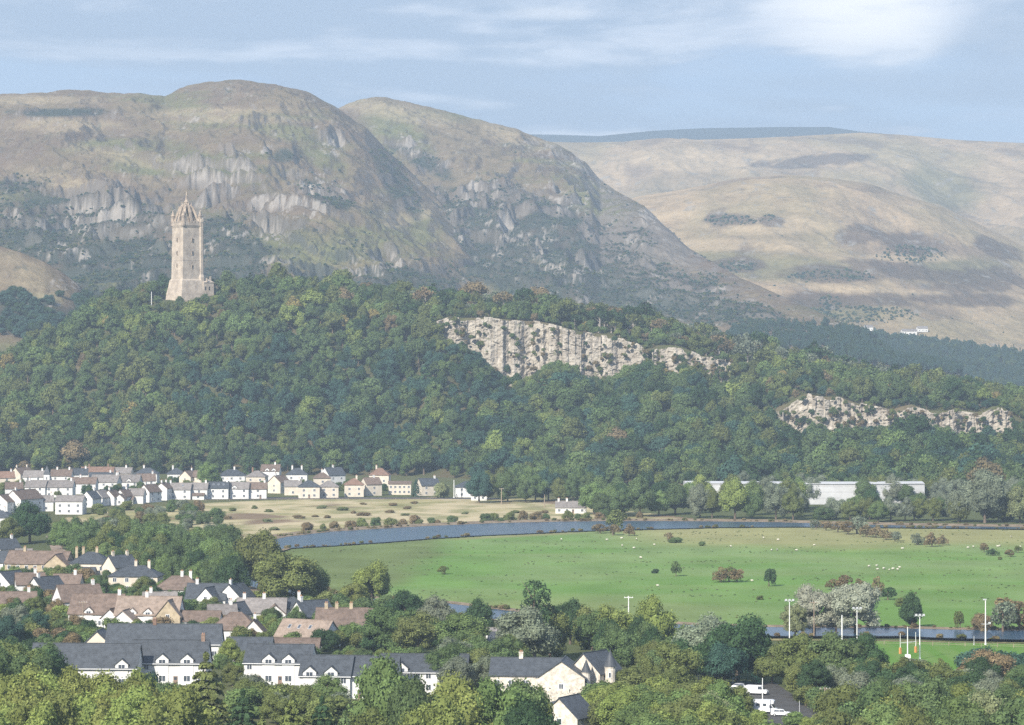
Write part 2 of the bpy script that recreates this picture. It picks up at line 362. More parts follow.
MEADOW = [gp(*p) for p in [(60, 518), (120, 510), (200, 503), (300, 499), (440, 497), (560, 499), (640, 512), (700, 519)]]+[tuple(p) for p in offset(OW, sgn*4)[(OW[:, 1] > gd(560))][::3] if p[0] < gp(700, 521)[0]]+[gp(170, 556), gp(90, 545)]
cover('rough_meadow', MEADOW, .07, 2.5, meadow_col, terrain_mat('rough_meadow', .06, .5, .28))
PITCH = [gp(*p) for p in [(868, 641), (1300, 649), (1300, 684), (960, 676), (860, 672)]]
cover('sports_pitch', PITCH, .09, 1.5, lambda X, Y: lerp3((.100, .195, .040), (.125, .205, .055), sstep(-.2, .3, fbm(X*.03, Y*.03, 4)+.35*np.sign(np.sin(X*.9)))), terrain_mat('pitch_grass', .1, .8, .1))
STRIP = [gp(*p) for p in [(700, 637.5), (1300, 647.5), (1300, 649), (868, 641), (700, 641)]]
cover('bank_strip', STRIP, .12, 1.0, lambda X, Y: lerp3((.26, .22, .11), (.16, .17, .06), sstep(-.2, .2, fbm(X*.1, Y*.1, 3))), terrain_mat('bank_grass', .1, .8, .2))
def flat_poly(name, pts, z, mat):
    mb = MB(); mb.poly([(x, y, z) for x, y in pts]); o = mb.build(name, mat); tag(o, kind='structure'); return o
flat_poly('car_park', [gp(*p) for p in [(690, 683), (775, 683), (800, 700), (838, 716), (830, 732), (760, 727), (690, 700)]][::-1], .1, M['asphalt'])
flat_poly('lane', [gp(*p) for p in [(46, 536), (54, 536), (62, 548), (78, 560), (70, 563), (52, 552)]][::-1], .1, M['path'])
flat_poly('village_street', [gp(*p) for p in [(-40, 500), (170, 497.5), (330, 497.3), (500, 498), (500, 499.3), (330, 499.3), (170, 500), (-40, 506)]][::-1], .1, M['asphalt'])

# ---------------------------------------------------------------- wooded crag
RX = np.array([-160, -80, 0, 60, 110, 150, 185, 220, 250, 340, 420, 520, 600, 700, 770, 850, 950, 1024, 1120, 1200], float)
RP = np.array([425, 405, 370, 338, 311, 300, 297, 294, 290, 296, 304, 312, 322, 341, 361, 379, 395, 408, 424, 440], float)
DR = 2450.0
rxw = (RX-CX)/F*DR; rzw = H-(RP-HY)/F*DR
FX = np.array([-700, -340, -60, 60, 200, 700]); FD = np.array([2130, 2110, 2060, 1880, 1760, 1700], float)
def s_smooth(x, a, b, c, d): return sstep(a, b, x)*(1-sstep(c, d, x))
CL = [  # cliffs: name, depth y, rows of (px, top, bottom)
 (2290, [(437, 322, 330), (446, 318.5, 333), (460, 318, 337), (474, 318, 346), (488, 317.5, 360), (502, 319.5, 369), (512, 321, 373), (524, 322, 373), (534, 322, 371), (545, 323, 360), (556, 326, 356), (566, 329, 357), (575, 331, 362), (585, 333, 370), (597, 335, 376), (608, 336, 375), (622, 337, 373), (634, 341, 368), (642, 346, 361), (648, 349, 356)]),
 (2285, [(652, 350, 358), (658, 347, 368), (668, 346.5, 368), (680, 348, 361), (692, 352, 362), (702, 357, 372), (714, 358, 378), (724, 359, 378), (731, 363, 373)]),
 (2150, [(772, 418, 424), (777, 411, 430), (786, 408, 434), (794, 402, 432), (802, 397, 424), (808, 395, 424), (816, 396, 424), (830, 397, 428), (842, 398, 431), (854, 402, 430), (868, 406, 424), (880, 407, 422), (892, 411, 418), (902, 408, 421), (912, 405, 424), (922, 408, 424), (932, 412, 433), (946, 412, 438), (960, 410, 440), (972, 412, 434), (980, 414, 424), (986, 412, 436), (996, 407, 440), (1006, 409, 434), (1013, 414, 420)]),
]
def crag_z(x, y):
    x = np.asarray(x, float); y = np.asarray(y, float)
    zr = np.interp(x, rxw, rzw); fd = np.interp(x, FX, FD)
    t = (y-fd)/(DR-fd); tt = np.clip(t, 0, 1)
    p = .45*tt+.55*sstep(0, 1, tt)
    p = np.where(tt > .97, np.minimum(p, 1), p)
    z = zr*p
    for yc, rows in CL:
        rx = np.array([(r[0]-CX)/F*yc for r in rows]); zt = np.array([H-(r[1]-HY)/F*yc for r in rows]); zb = np.array([H-(r[2]-HY)/F*yc for r in rows])-9
        m = s_smooth(x, rx[0]-26, rx[0]+6, rx[-1]-6, rx[-1]+26)
        ZT = np.interp(x, rx, zt)+.4; ZB = np.minimum(np.interp(x, rx, zb), ZT-4)
        tc = (yc-fd)/(DR-fd)
        low = ZB*(.45*np.clip(tt/tc, 0, 1)+.55*sstep(0, 1, np.clip(tt/tc, 0, 1)))
        hi = ZT+(np.maximum(zr, ZT+2)-ZT)*sstep(tc, 1, tt)
        k = sstep(yc+1.5, yc+5.5, y)
        z = z*(1-m)+(low*(1-k)+hi*k)*m
    back = sstep(0, 1, (y-DR)/420.)
    z = z*(1-back)+(-3)*back
    z = z*sstep(-.04, .05, t)+np.where(t < 0, -1.0, 0)
    return z+fbm(x*.02, y*.02, 3)*3.5*sstep(.02, .15, tt)*(1-back)
cx = np.arange(-640, 560, 4.0); cy = np.concatenate([np.arange(1660, 2130, 6), np.arange(2130, 2310, 2.0), np.arange(2310, 2900, 8)])
X, Y = np.meshgrid(cx, cy); X, Y = X.ravel(), Y.ravel(); Z = crag_z(X, Y)
n = fbm(X*.03, Y*.03, 4)
o = link('wooded_crag_terrain', mesh_np('wooded_crag_terrain', np.stack([X, Y, Z], 1), grid_faces(len(cx), len(cy)), [terrain_mat('woodland_floor', .05, .4, .3)], lerp3((.07, .075, .032), (.105, .085, .05), sstep(-.2, .3, n)), smooth=True))
tag(o, kind='structure')

# cliffs: columnar rock faces standing in front of the steps of the crag
def rock_mat():
    m, nt, b = new_mat('cliff_rock'); b.inputs['Roughness'].default_value = .95; b.inputs['Specular IOR Level'].default_value = .05
    a = smooth_node(nt, noise_tex(nt, .09, 6, .65), .35, .65)
    c = mix_col(nt, a, (.40, .362, .30), (.29, .255, .21))
    v = smooth_node(nt, noise_tex(nt, .30, 5, .65, stretch=(1, 1, .18)), .50, .72)
    c = mix_col(nt, math_node(nt, 'MULTIPLY', v, .8), c, (.12, .105, .09))
    p = smooth_node(nt, noise_tex(nt, .22, 4, .6, stretch=(1, 1, .5)), .55, .72)
    c = mix_col(nt, math_node(nt, 'MULTIPLY', p, .7), c, (.55, .50, .43))
    g = smooth_node(nt, noise_tex(nt, .12, 5, .6), .60, .68)
    c = mix_col(nt, math_node(nt, 'MULTIPLY', g, .75), c, (.09, .10, .045))
    nt.links.new(c, b.inputs['Base Color'])
    bp = N(nt, 'ShaderNodeBump'); bp.inputs['Strength'].default_value = .6; bp.inputs['Distance'].default_value = .8
    nt.links.new(noise_tex(nt, .7, 6, .65, stretch=(1, 1, .4)), bp.inputs['Height']); nt.links.new(bp.outputs[0], b.inputs['Normal']); return m
M['rock'] = rock_mat()
def cliff(yc, rows, seed, label):
    r = np.random.default_rng(seed)
    wx = np.array([(q[0]-CX)/F*yc for q in rows]); zt = np.array([H-(q[1]-HY)/F*yc for q in rows]); zb = np.array([H-(q[2]-HY)/F*yc for q in rows])-11
    us = np.arange(wx[0], wx[-1], .7); nv = 44; nb = 7
    # joints: columns of uneven width, each with its own stand-off, and blocks within a column
    edges = [us[0]-2]
    while edges[-1] < us[-1]+2: edges.append(edges[-1]+r.uniform(1.6, 6.5))
    ci = np.searchsorted(edges, us); off = r.uniform(-2.4, 2.4, len(edges)+1); topj = r.uniform(-2.0, 1.0, len(edges)+1)
    lean = r.uniform(-.6, 1.6, len(edges)+1)
    big = fbm(us*.035, us*0+seed, 3)*7; offs = np.convolve(np.pad(off[ci], 2, mode='edge'), [.1, .25, .3, .25, .1], 'valid')*1.15+fbm(us*.25, us*0+seed+3, 3)*1.2
    V = []
    for j in range(nv+nb):
        t = min(j/(nv-1), 1); top = np.interp(us, wx, zt)+topj[ci]; bot = np.interp(us, wx, zb)
        z = bot+(top-bot)*t
        blk = r.uniform(-1, 1, (len(edges)+1, 12)); bi = np.clip((t*11.99+off[ci]).astype(int) % 12, 0, 11)
        ledge = np.floor((t+.03*noise2(us*.1, us*0+seed))*5)/5
        y = yc-3+offs+big+ledge*2.5+t*lean[ci]*1.5
        y = y+.8*_blk[ci % 64, bi]+fbm(us*.4, np.full(len(us), z.mean()*.4)+z*.3, 4)*1.2
        y = y-2.2*(1-t)**2
        if j >= nv:
            q = (j-nv+1)/nb; y = y+q*12; z = z-.15*q**2*9-.3*abs(r.normal(0, 1))
        V.append(np.stack([us+r.normal(0, .12, len(us)), y, z+(0 if j >= nv else r.normal(0, .10, len(us)))], 1))
    V = np.concatenate(V)
    o = link('rock_cliff', mesh_np('rock_cliff', V, grid_faces(len(us), nv+nb), [M['rock']]))
    tag(o, label, 'cliff', 'rock cliffs on the wooded crag'); return o
_blk = np.random.default_rng(5).uniform(-1, 1, (64, 12))
cliff(*CL[0], 21, 'tall pale columned cliff high on the wooded crag, largest of the three')
cliff(*CL[1], 22, 'short broken pale cliff between the tall pale cliff and the pink one')
cliff(*CL[2], 23, 'long low pinkish cliff low on the right end of the wooded crag')

# ---------------------------------------------------------------- far hills
def pl(P): P = np.array(P, float); return P[:, 0], P[:, 1]
def ell(px, py, E, w=.7, n=0):
    """soft patches of ground cover: list of (px, py, rx, ry, tilt deg)"""
    m = np.zeros(px.shape)
    for e in E:
        a = R(e[4]) if len(e) > 4 else 0; X = px-e[0]; Y = py-e[1]
        u = (X*math.cos(a)+Y*math.sin(a))/e[2]; v = (-X*math.sin(a)+Y*math.cos(a))/e[3]
        m = np.maximum(m, 1.5-np.hypot(u, v))
    return sstep(.5-w*.5, .5+w*.5, m+n)
def hill(name, p0, p1, nu, nv, ridge, foot, dr, df, prof, relief, colour, mat, back=.25):
    px = np.linspace(p0, p1, nu); rp = np.interp(px, *pl(ridge)); fp = np.interp(px, *pl(foot))
    nb = int(nv*back); vv = np.r_[np.linspace(0, 1, nv), 1+np.linspace(0, 1, nb+1)[1:]*back]
    PX = np.repeat(px[None], nv+nb, 0); VV = np.repeat(vv[:, None], nu, 1); v1 = np.clip(VV, 0, 1)
    drr = np.interp(px, *pl(dr)) if isinstance(dr, list) else dr; dff = np.interp(px, *pl(df)) if isinstance(df, list) else df
    D = dff+(drr-dff)*VV
    s = np.interp(v1, *pl(prof)); PY = fp[None]+(rp-fp)[None]*s
    X = (PX-CX)/F*D; Z = H-(PY-HY)/F*D
    Z = np.where(VV > 1, (H-(rp[None]-HY)/F*drr)-(VV-1)**1.3*900, Z)
    Zs = Z.copy()
    Z2, extra = relief(X, D, Z, v1, PX, PY); Z = Z+(Z2-Z)*np.clip((fp-rp)/190., .10, 1)[None]
    # real slope of the surface, for what grows where
    gz = np.gradient(Z, axis=0)/np.maximum(np.abs(np.gradient(D, axis=0)), 1); gzx = np.gradient(Z, axis=1)/np.maximum(np.abs(np.gradient(X, axis=1)), .1)
    slope = np.hypot(gz, gzx)
    PYn = HY+(H-Z)*F/D
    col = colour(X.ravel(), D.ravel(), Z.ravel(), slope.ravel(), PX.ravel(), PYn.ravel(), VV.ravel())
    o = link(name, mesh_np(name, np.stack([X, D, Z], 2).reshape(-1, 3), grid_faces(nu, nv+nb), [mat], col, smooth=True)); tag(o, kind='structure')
    return X, D, Z, PX, PYn
STRAW, HEATH, GREEN, DARK, ROCK, PALE = (np.array(c) for c in ((.185, .143, .085), (.118, .082, .060), (.108, .118, .044), (.024, .036, .028), (.285, .255, .22), (.31, .25, .155)))
def blend(c, col, m): return c*(1-m[:, None])+col*m[:, None]
# left hill (nearer craggy mass)
A_R = [(-120, 97), (0, 95), (60, 91), (100, 92), (140, 94), (165, 97), (180, 89), (205, 83), (240, 80.5), (275, 85), (310, 95), (335, 107), (365, 128), (395, 160), (430, 190), (455, 214), (480, 250), (520, 292), (570, 322), (620, 345)]
A_F = [(-120, 352), (620, 352)]
DARK_A = [(60, 215, 90, 26, 4), (30, 235, 60, 22), (120, 262, 60, 30, 8), (70, 300, 70, 26), (240, 262, 40, 24), (225, 232, 26, 14), (325, 195, 30, 9, 30), (285, 155, 14, 7), (60, 112, 55, 4), (395, 180, 12, 40, -30), (345, 290, 70, 12, 5), (150, 315, 100, 20), (420, 285, 50, 22), (230, 300, 60, 12), (20, 185, 30, 8)]
ROCK_A = [(210, 178, 30, 10, 22), (240, 170, 20, 6, 30), (290, 205, 34, 12, 10), (320, 185, 30, 9, 20), (110, 213, 50, 8, 3), (125, 220, 12, 8), (60, 250, 20, 8), (85, 258, 8, 10), (210, 250, 20, 8), (235, 232, 14, 6), (275, 262, 16, 5), (380, 265, 28, 9, -5), (255, 150, 25, 5, -5), (330, 145, 18, 10), (10, 215, 10, 6), (90, 230, 30, 5), (270, 235, 20, 8, 30)]
GREEN_A = [(215, 165, 55, 9, 24), (120, 145, 40, 6), (300, 135, 50, 8, 12), (150, 165, 50, 9, 10), (385, 235, 60, 28, -6), (300, 250, 50, 20, 10), (100, 285, 50, 14), (325, 160, 30, 10, 30), (190, 110, 20, 7)]
PALE_A = [(210, 113, 70, 5, -2), (60, 125, 60, 6), (20, 100, 60, 4), (135, 160, 60, 8, 8), (410, 215, 40, 8, -18), (60, 180, 40, 10, 12), (240, 120, 60, 4)]
def rugged(X, D, Z, v, PX, PY, E, seed, tilt):
    """gullies, tilted shelves and broken crags"""
    win = np.sin(np.pi*np.clip(v*.94+.03, 0, 1))**.6
    wx = X+.28*(D-4000)*tilt+110*fbm(X*.002+seed, D*.002, 3)
    Z2 = Z+win*(fbm(wx*.0042, D*.0021+seed, 5, .55, True)*34+fbm(X*.0017+seed, D*.0017, 3)*42-18*v+fbm(wx*.013+seed, D*.006, 5, .6, True)*10)
    cr = np.clip(ell(PX, PY, E[1], 1.2)*.8+.3*ell(PX, PY, E[0], 1.2)+.14+.5*fbm(X*.004+5, D*.004+seed, 4), .08, 1)*win
    h = 40+14*fbm(X*.003, D*.003+seed, 2); q = (Z2-tilt*.10*X+34*fbm(X*.0055, D*.0055+seed, 4))/h; fr = q-np.floor(q)
    Z3 = Z2+cr*h*(sstep(.34, .62, fr)-fr)*.75
    edge = np.exp(-((fr-.5)/.16)**2)*cr
    Z3 = Z3+edge*fbm(X*.055, D*.035+seed, 5, .65, True)*10+fbm(X*.03, D*.02+seed, 4, .6, True)*3.2
    k = 1-sstep(.93, 1.0, v)*.80
    return Z+(Z3-Z)*k+fbm(X*.016+seed, D*.004, 4, .6)*5*sstep(.75, .95, v), cr
def relief_a(X, D, Z, v, PX, PY): return rugged(X, D, Z, v, PX, PY, (DARK_A, ROCK_A), 3.0, 1.0)
def colour_a(X, D, Z, sl, px, py, v, E=(DARK_A, ROCK_A, GREEN_A, PALE_A)):
    n = fbm(X*.006, D*.004, 5, .6); n2 = fbm(X*.022, D*.012, 5, .65); n3 = fbm(X*.05+3, D*.03, 4, .65); n4 = fbm(X*.004-9, Z*.03, 4, .6)
    c = np.repeat(STRAW[None], len(X), 0)*(.9+.3*n2[:, None])
    c = blend(c, HEATH, sstep(-.12, .22, n+.4*n2)*.8)
    c = blend(c, GREEN, sstep(.06, .32, n4+.3*n2)*.6)
    c = blend(c, GREEN*1.1, ell(px, py, E[2], .9, n*.7+n2*.4)*.75)
    c = blend(c, PALE, ell(px, py, E[3], 1.1, n*1.2+n2*.7)*.6)
    c = blend(c, DARK, ell(px, py, E[0], .6, n*.8+n2*.6)*.9)
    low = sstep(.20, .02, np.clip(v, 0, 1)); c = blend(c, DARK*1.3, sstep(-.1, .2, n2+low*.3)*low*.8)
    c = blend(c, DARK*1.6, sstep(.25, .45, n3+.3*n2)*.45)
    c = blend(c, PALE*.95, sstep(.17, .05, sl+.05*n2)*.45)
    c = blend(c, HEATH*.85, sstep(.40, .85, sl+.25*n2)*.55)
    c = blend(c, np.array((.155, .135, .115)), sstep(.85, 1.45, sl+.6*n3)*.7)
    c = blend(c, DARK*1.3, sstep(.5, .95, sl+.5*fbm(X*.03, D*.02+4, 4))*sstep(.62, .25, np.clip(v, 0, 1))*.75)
    c = blend(c, ROCK, ell(px, py, E[1], .7, n2*1.3+n3*1.2)*sstep(.05, .24, fbm(X*.10, D*.045+2, 4, .7)+.12*(sl-.5))*.9)
    return c
HM = terrain_mat('hillside_cover', .014, .075, .40, .7, .06, 6)
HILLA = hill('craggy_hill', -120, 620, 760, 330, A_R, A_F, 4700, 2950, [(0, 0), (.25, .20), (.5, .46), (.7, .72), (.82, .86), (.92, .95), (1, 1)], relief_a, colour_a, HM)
# shoulder of the hill running down to the right
B_R = [(250, 122), (330, 113), (345, 105), (360, 99), (385, 98), (420, 105), (450, 113), (490, 122), (520, 130), (555, 145), (585, 163), (600, 180), (625, 195), (645, 207), (665, 226), (690, 249), (740, 277), (800, 304), (840, 322), (880, 342), (905, 358), (960, 372)]
B_F = [(250, 356), (800, 358), (960, 376)]
DARK_B = [(490, 200, 60, 18, 8), (460, 225, 50, 40, -30), (530, 235, 70, 34, 15), (600, 258, 80, 30, 22), (640, 290, 90, 26, 12), (430, 165, 40, 10, 30), (560, 285, 70, 26), (500, 265, 50, 30, 20), (690, 295, 60, 20, 15), (435, 290, 60, 20), (740, 310, 50, 12, 10), (430, 103, 26, 2, 14), (640, 240, 20, 14, 40)]
ROCK_B = [(470, 195, 14, 9, 30), (505, 228, 22, 9, 20), (545, 243, 14, 10), (520, 238, 30, 7, 15), (575, 205, 26, 9, 20), (535, 190, 20, 5), (500, 252, 8, 7), (545, 260, 30, 8, 20), (580, 272, 18, 7), (570, 160, 22, 12, 25), (600, 172, 12, 14, 40), (410, 145, 14, 8, 50), (650, 215, 10, 10, 40), (430, 255, 30, 10, -8), (560, 155, 40, 10, 20), (455, 250, 10, 20, 20)]
GREEN_B = [(595, 200, 40, 14, 35), (400, 135, 40, 20, 40), (520, 290, 40, 14, 8), (640, 255, 30, 10, 35)]
PALE_B = [(400, 112, 70, 8, 10), (430, 120, 50, 6, 8), (500, 130, 30, 5, 15), (545, 290, 40, 10, 20), (520, 140, 40, 5, 10), (690, 270, 60, 6, 33)]
def relief_b(X, D, Z, v, PX, PY): return rugged(X, D, Z, v, PX, PY, (DARK_B, ROCK_B), 7.0, 1.0)
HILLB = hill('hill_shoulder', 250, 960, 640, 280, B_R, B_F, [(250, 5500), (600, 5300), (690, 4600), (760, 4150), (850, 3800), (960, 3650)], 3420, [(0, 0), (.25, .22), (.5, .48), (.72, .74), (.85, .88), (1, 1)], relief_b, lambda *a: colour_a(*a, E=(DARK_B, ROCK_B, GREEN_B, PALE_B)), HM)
# low grassy knoll at the far left
K_R = [(-120, 236), (-40, 240), (0, 246), (20, 252), (45, 262), (62, 272), (78, 284), (90, 298), (104, 325), (130, 350)]
K_F = [(-120, 372), (130, 372)]
def relief_k(X, D, Z, v, PX, PY): return Z+np.sin(np.pi*np.clip(v, 0, 1))*(fbm(X*.012, D*.01, 5, .55)*14)*(1-sstep(.9, 1, v)), 0
HILLK = hill('grassy_knoll', -120, 130, 200, 110, K_R, K_F, 3000, 2720, [(0, 0), (.5, .5), (.85, .88), (1, 1)], relief_k,
     lambda X, D, Z, sl, px, py, v: colour_a(X, D, Z, sl, px, py, v, E=([(100, 315, 30, 25), (30, 320, 40, 16), (8, 300, 14, 6)], [(62, 282, 12, 6, 30), (76, 284, 8, 10, 20), (50, 305, 10, 4)], [(30, 300, 30, 8)], [(20, 275, 40, 16, 15), (40, 290, 30, 10)])), HM)
# broad rounded moor on the right
def roll(name, p0, p1, R_, F_, dr, df, amp, pal, seed, prof=[(0, 0), (.35, .42), (.7, .80), (.9, .955), (1, 1)], nu=520, nv=200):
    dk, rk, gr, pa = pal
    def rel(X, D, Z, v, PX, PY):
        win = np.sin(np.pi*np.clip(v*.95+.02, 0, 1))**.7
        z = fbm(X*.0016+seed, D*.0010, 4, .5)*amp+fbm((X+.4*D)*.0045+seed, D*.0018, 4, .5, True)*amp*.30+fbm(X*.013, D*.006, 5, .6, True)*6
        return Z+z*win*(1-sstep(.93, 1, v)*.9), 0
    def colf(X, D, Z, sl, px, py, v):
        n = fbm(X*.004+seed, D*.003, 5, .6); n2 = fbm(X*.016, D*.008+seed, 5, .6); n3 = fbm(X*.04, D*.03+seed, 4, .6)
        c = np.repeat(PALE[None]*np.array((.98, .95, .95)), len(X), 0)*(.95+.25*n2[:, None])
        c = blend(c, GREEN*1.25, sstep(-.1, .3, fbm(X*.003+2, D*.0016+seed, 4))*.3); c = blend(c, STRAW*.9, sstep(-.05, .3, n)*.5)
        c = blend(c, HEATH*1.1, sstep(.05, .3, fbm(X*.006, D*.0022+seed, 5, .6)+.3*n2)*.55)
        c = blend(c, GREEN, ell(px, py, gr, .9, n*.6+n2*.5)*.55); c = blend(c, PALE*1.08, ell(px, py, pa, .8, n*.7)*.7)
        c = blend(c, HEATH*.7, ell(px, py, dk, .5, n*.6+n2*.8)*.8); c = blend(c, DARK*1.6, sstep(.22, .4, n3+.3*n2)*.35)
        c = blend(c, ROCK, ell(px, py, rk, .5, n2*.8+n3*1.0)*sstep(-.05, .2, n3)*.8); return c
    return hill(name, p0, p1, nu, nv, R_, F_, dr, df, prof, rel, colf, HM)
CP = PALE, STRAW
PALE, STRAW = PALE*np.array((1.16, 1.10, 1.08)), STRAW*np.array((1.2, 1.14, 1.12))
roll('moor_hill', 480, 1180, [(480, 152), (545, 142), (600, 142.5), (640, 141.5), (700, 140), (760, 138), (800, 136), (860, 132.5), (900, 134.5), (960, 140), (1024, 143), (1180, 148)],
     [(480, 330), (1180, 330)], 8200, 6000, 75, ([(820, 160, 60, 6, -5)], [], [(940, 190, 40, 20, 20)], [(700, 160, 80, 10)]), 2.0)
HILLM = roll('lower_moor', 560, 1180, [(560, 228), (610, 205), (640, 196), (680, 190), (740, 178), (790, 175), (830, 178), (870, 184), (905, 196), (940, 206), (975, 222), (1024, 246), (1100, 280), (1180, 300)],
     [(560, 388), (1180, 392)], 5900, 3950, 48, ([(730, 220, 26, 7), (770, 221, 12, 5), (860, 235, 24, 10), (910, 243, 34, 12, 10), (735, 265, 30, 6), (835, 275, 50, 9), (900, 270, 60, 8, 10), (980, 280, 50, 12), (860, 300, 80, 8), (965, 300, 60, 7), (1000, 250, 30, 8, 20)], [(925, 245, 12, 6, 15), (915, 240, 10, 3)], [(700, 260, 60, 8), (790, 270, 60, 12), (960, 270, 50, 14), (830, 310, 60, 10)], [(720, 245, 80, 5), (770, 225, 60, 8), (900, 258, 60, 4), (880, 292, 80, 5, 4), (660, 215, 40, 6)]), 11.0,
     prof=[(0, 0), (.2, .25), (.45, .48), (.7, .74), (.88, .93), (1, 1)])
def rel_f(X, D, Z, v, PX, PY): return Z+fbm(X*.003, D*.002, 4)*20*np.sin(np.pi*np.clip(v, 0, 1)), 0
hill('distant_ridge', 480, 920, 160, 30, [(480, 134), (545, 134.5), (600, 136), (650, 131), (700, 128.3), (780, 127), (830, 127), (860, 131.5), (920, 137)], [(480, 200), (920, 200)], 11500, 10200, [(0, 0), (.5, .6), (1, 1)], rel_f,
     lambda X, D, Z, sl, px, py, v: np.repeat(np.array([(.022, .03, .036)]), len(X), 0), HM)
# haze: one box of thin air round everything
mb = MB(); mb.box(-6000, 6000, -900, 13200, -5, 1150)
hm = bpy.data.materials.new('haze'); hm.use_nodes = True; hn = hm.node_tree; hn.nodes.clear()
ho = N(hn, 'ShaderNodeOutputMaterial'); hv = N(hn, 'ShaderNodeVolumePrincipled')
hv.inputs['Color'].default_value = HAZE_COL; hv.inputs['Density'].default_value = HAZE_D; hv.inputs['Anisotropy'].default_value = 0.0
hn.links.new(hv.outputs[0], ho.inputs['Volume'])
tag(mb.build('haze', hm), kind='stuff')
# ---------------------------------------------------------------- buildings
def Tm(ox, oy, yaw, oz=0): return Matrix.Translation((ox, oy, oz)) @ Matrix.Rotation(yaw, 4, 'Z')
def window(root, T, x, y, z, w=1.1, h=1.3, facing='front', bars=True):
    """frame proud of the wall, dark glass set in it; local +x along the wall, -y outwards"""
    a = {'front': 0, 'right': R(90), 'back': R(180), 'left': R(-90)}[facing]
    mb = MB(T @ Matrix.Translation((x, y, z)) @ Matrix.Rotation(a, 4, 'Z'))
    f = .09
    mb.box(-w/2-f, w/2+f, -.07, .03, -f, 0, 0); mb.box(-w/2-f, w/2+f, -.07, .03, h, h+f, 0)
    mb.box(-w/2-f, -w/2, -.07, .03, 0, h, 0); mb.box(w/2, w/2+f, -.07, .03, 0, h, 0)
    if bars: mb.box(-.035, .035, -.06, .03, 0, h, 0)
    mb.poly([(-w/2, -.03, 0), (w/2, -.03, 0), (w/2, -.03, h), (-w/2, -.03, h)], 1)
    return mb.build('window', [M['frame'], M['glass']], root)
def door(root, T, x, y, z=0):
    mb = MB(T @ Matrix.Translation((x, y, z))); mb.box(-.5, .5, -.06, .03, 0, 2.1, 0); mb.box(-.32, .32, -.08, -.06, 1.2, 1.9, 1)
    return mb.build('door', [M['brownwall'], M['glass']], root)
def chimney(roof, T, x, y, z0, z1, wall='white', w=.75, d=.75, pots=2):
    mb = MB(T); mb.box(x-w/2, x+w/2, y-d/2, y+d/2, z0, z1, 0); mb.box(x-w/2-.08, x+w/2+.08, y-d/2-.08, y+d/2+.08, z1, z1+.15, 0)
    for i in range(pots):
        px = x+(i-(pots-1)/2)*w/max(pots, 1)*.9; mb.tube((px, y, z1+.15), (px, y, z1+.6), .13, .11, 6, 1)
    return mb.build('chimney', [M[wall], M['pot']], roof)
def body(root, T, L_, D_, wh, rh, wall, style):
    mb = MB(T); a, b = L_/2, D_/2
    if style == 'gable':
        mb.poly([(-a, -b, -.4), (a, -b, -.4), (a, -b, wh), (-a, -b, wh)]); mb.poly([(a, b, -.4), (-a, b, -.4), (-a, b, wh), (a, b, wh)])
        mb.poly([(a, -b, -.4), (a, b, -.4), (a, b, wh), (a, 0, wh+rh), (a, -b, wh)]); mb.poly([(-a, b, -.4), (-a, -b, -.4), (-a, -b, wh), (-a, 0, wh+rh), (-a, b, wh)])
        mb.poly([(-a, -b, wh), (a, -b, wh), (a, 0, wh+rh), (-a, 0, wh+rh)]); mb.poly([(a, b, wh), (-a, b, wh), (-a, 0, wh+rh), (a, 0, wh+rh)])
    else: mb.box(-a, a, -b, b, -.4, wh)
    return mb.build('wall', M[wall], root)
def roof_gable(root, T, L_, D_, wh, rh, mat, ov=.4, ove=.3, t=.22, name='roof'):
    mb = MB(T); b = D_/2; s = rh/b; g = .03
    o = [(-b-ov, wh-ov*s+g+t), (0, wh+rh+g+t), (b+ov, wh-ov*s+g+t)]; i = [(b+ov, wh-ov*s+g), (0, wh+rh+g), (-b-ov, wh-ov*s+g)]
    P = o+i
    mb.loft([[(-L_/2-ove, y, z) for y, z in P], [(L_/2+ove, y, z) for y, z in P]][::-1], 0)
    mb.box(-L_/2-ove, L_/2+ove, -.12, .12, wh+rh+g+t-.03, wh+rh+g+t+.10, 0)
    return mb.build(name, M[mat], root)
def roof_hip(root, T, L_, D_, wh, rh, mat, ov=.4):
    mb = MB(T); a, b = L_/2+ov, D_/2+ov; k = max(L_/2-D_/2, .05)
    e = [(-a, -b, wh+.03), (a, -b, wh+.03), (a, b, wh+.03), (-a, b, wh+.03)]; q = [(-k, 0, wh+rh), (k, 0, wh+rh)]
    mb.poly(e[::-1]); e2 = [(x, y, z+.18) for x, y, z in e]
    for i in range(4): mb.poly([e[i], e[(i+1) % 4], e2[(i+1) % 4], e2[i]])
    mb.poly([e2[0], e2[1], q[1], q[0]]); mb.poly([e2[2], e2[3], q[0], q[1]]); mb.poly([e2[1], e2[2], q[1]]); mb.poly([e2[3], e2[0], q[0]])
    for u, v in ((q[0], q[1]), (e2[0], q[0]), (e2[3], q[0]), (e2[1], q[1]), (e2[2], q[1])): mb.tube(u, v, .11, .11, 5, 0)
    return mb.build('roof', M[mat], root)
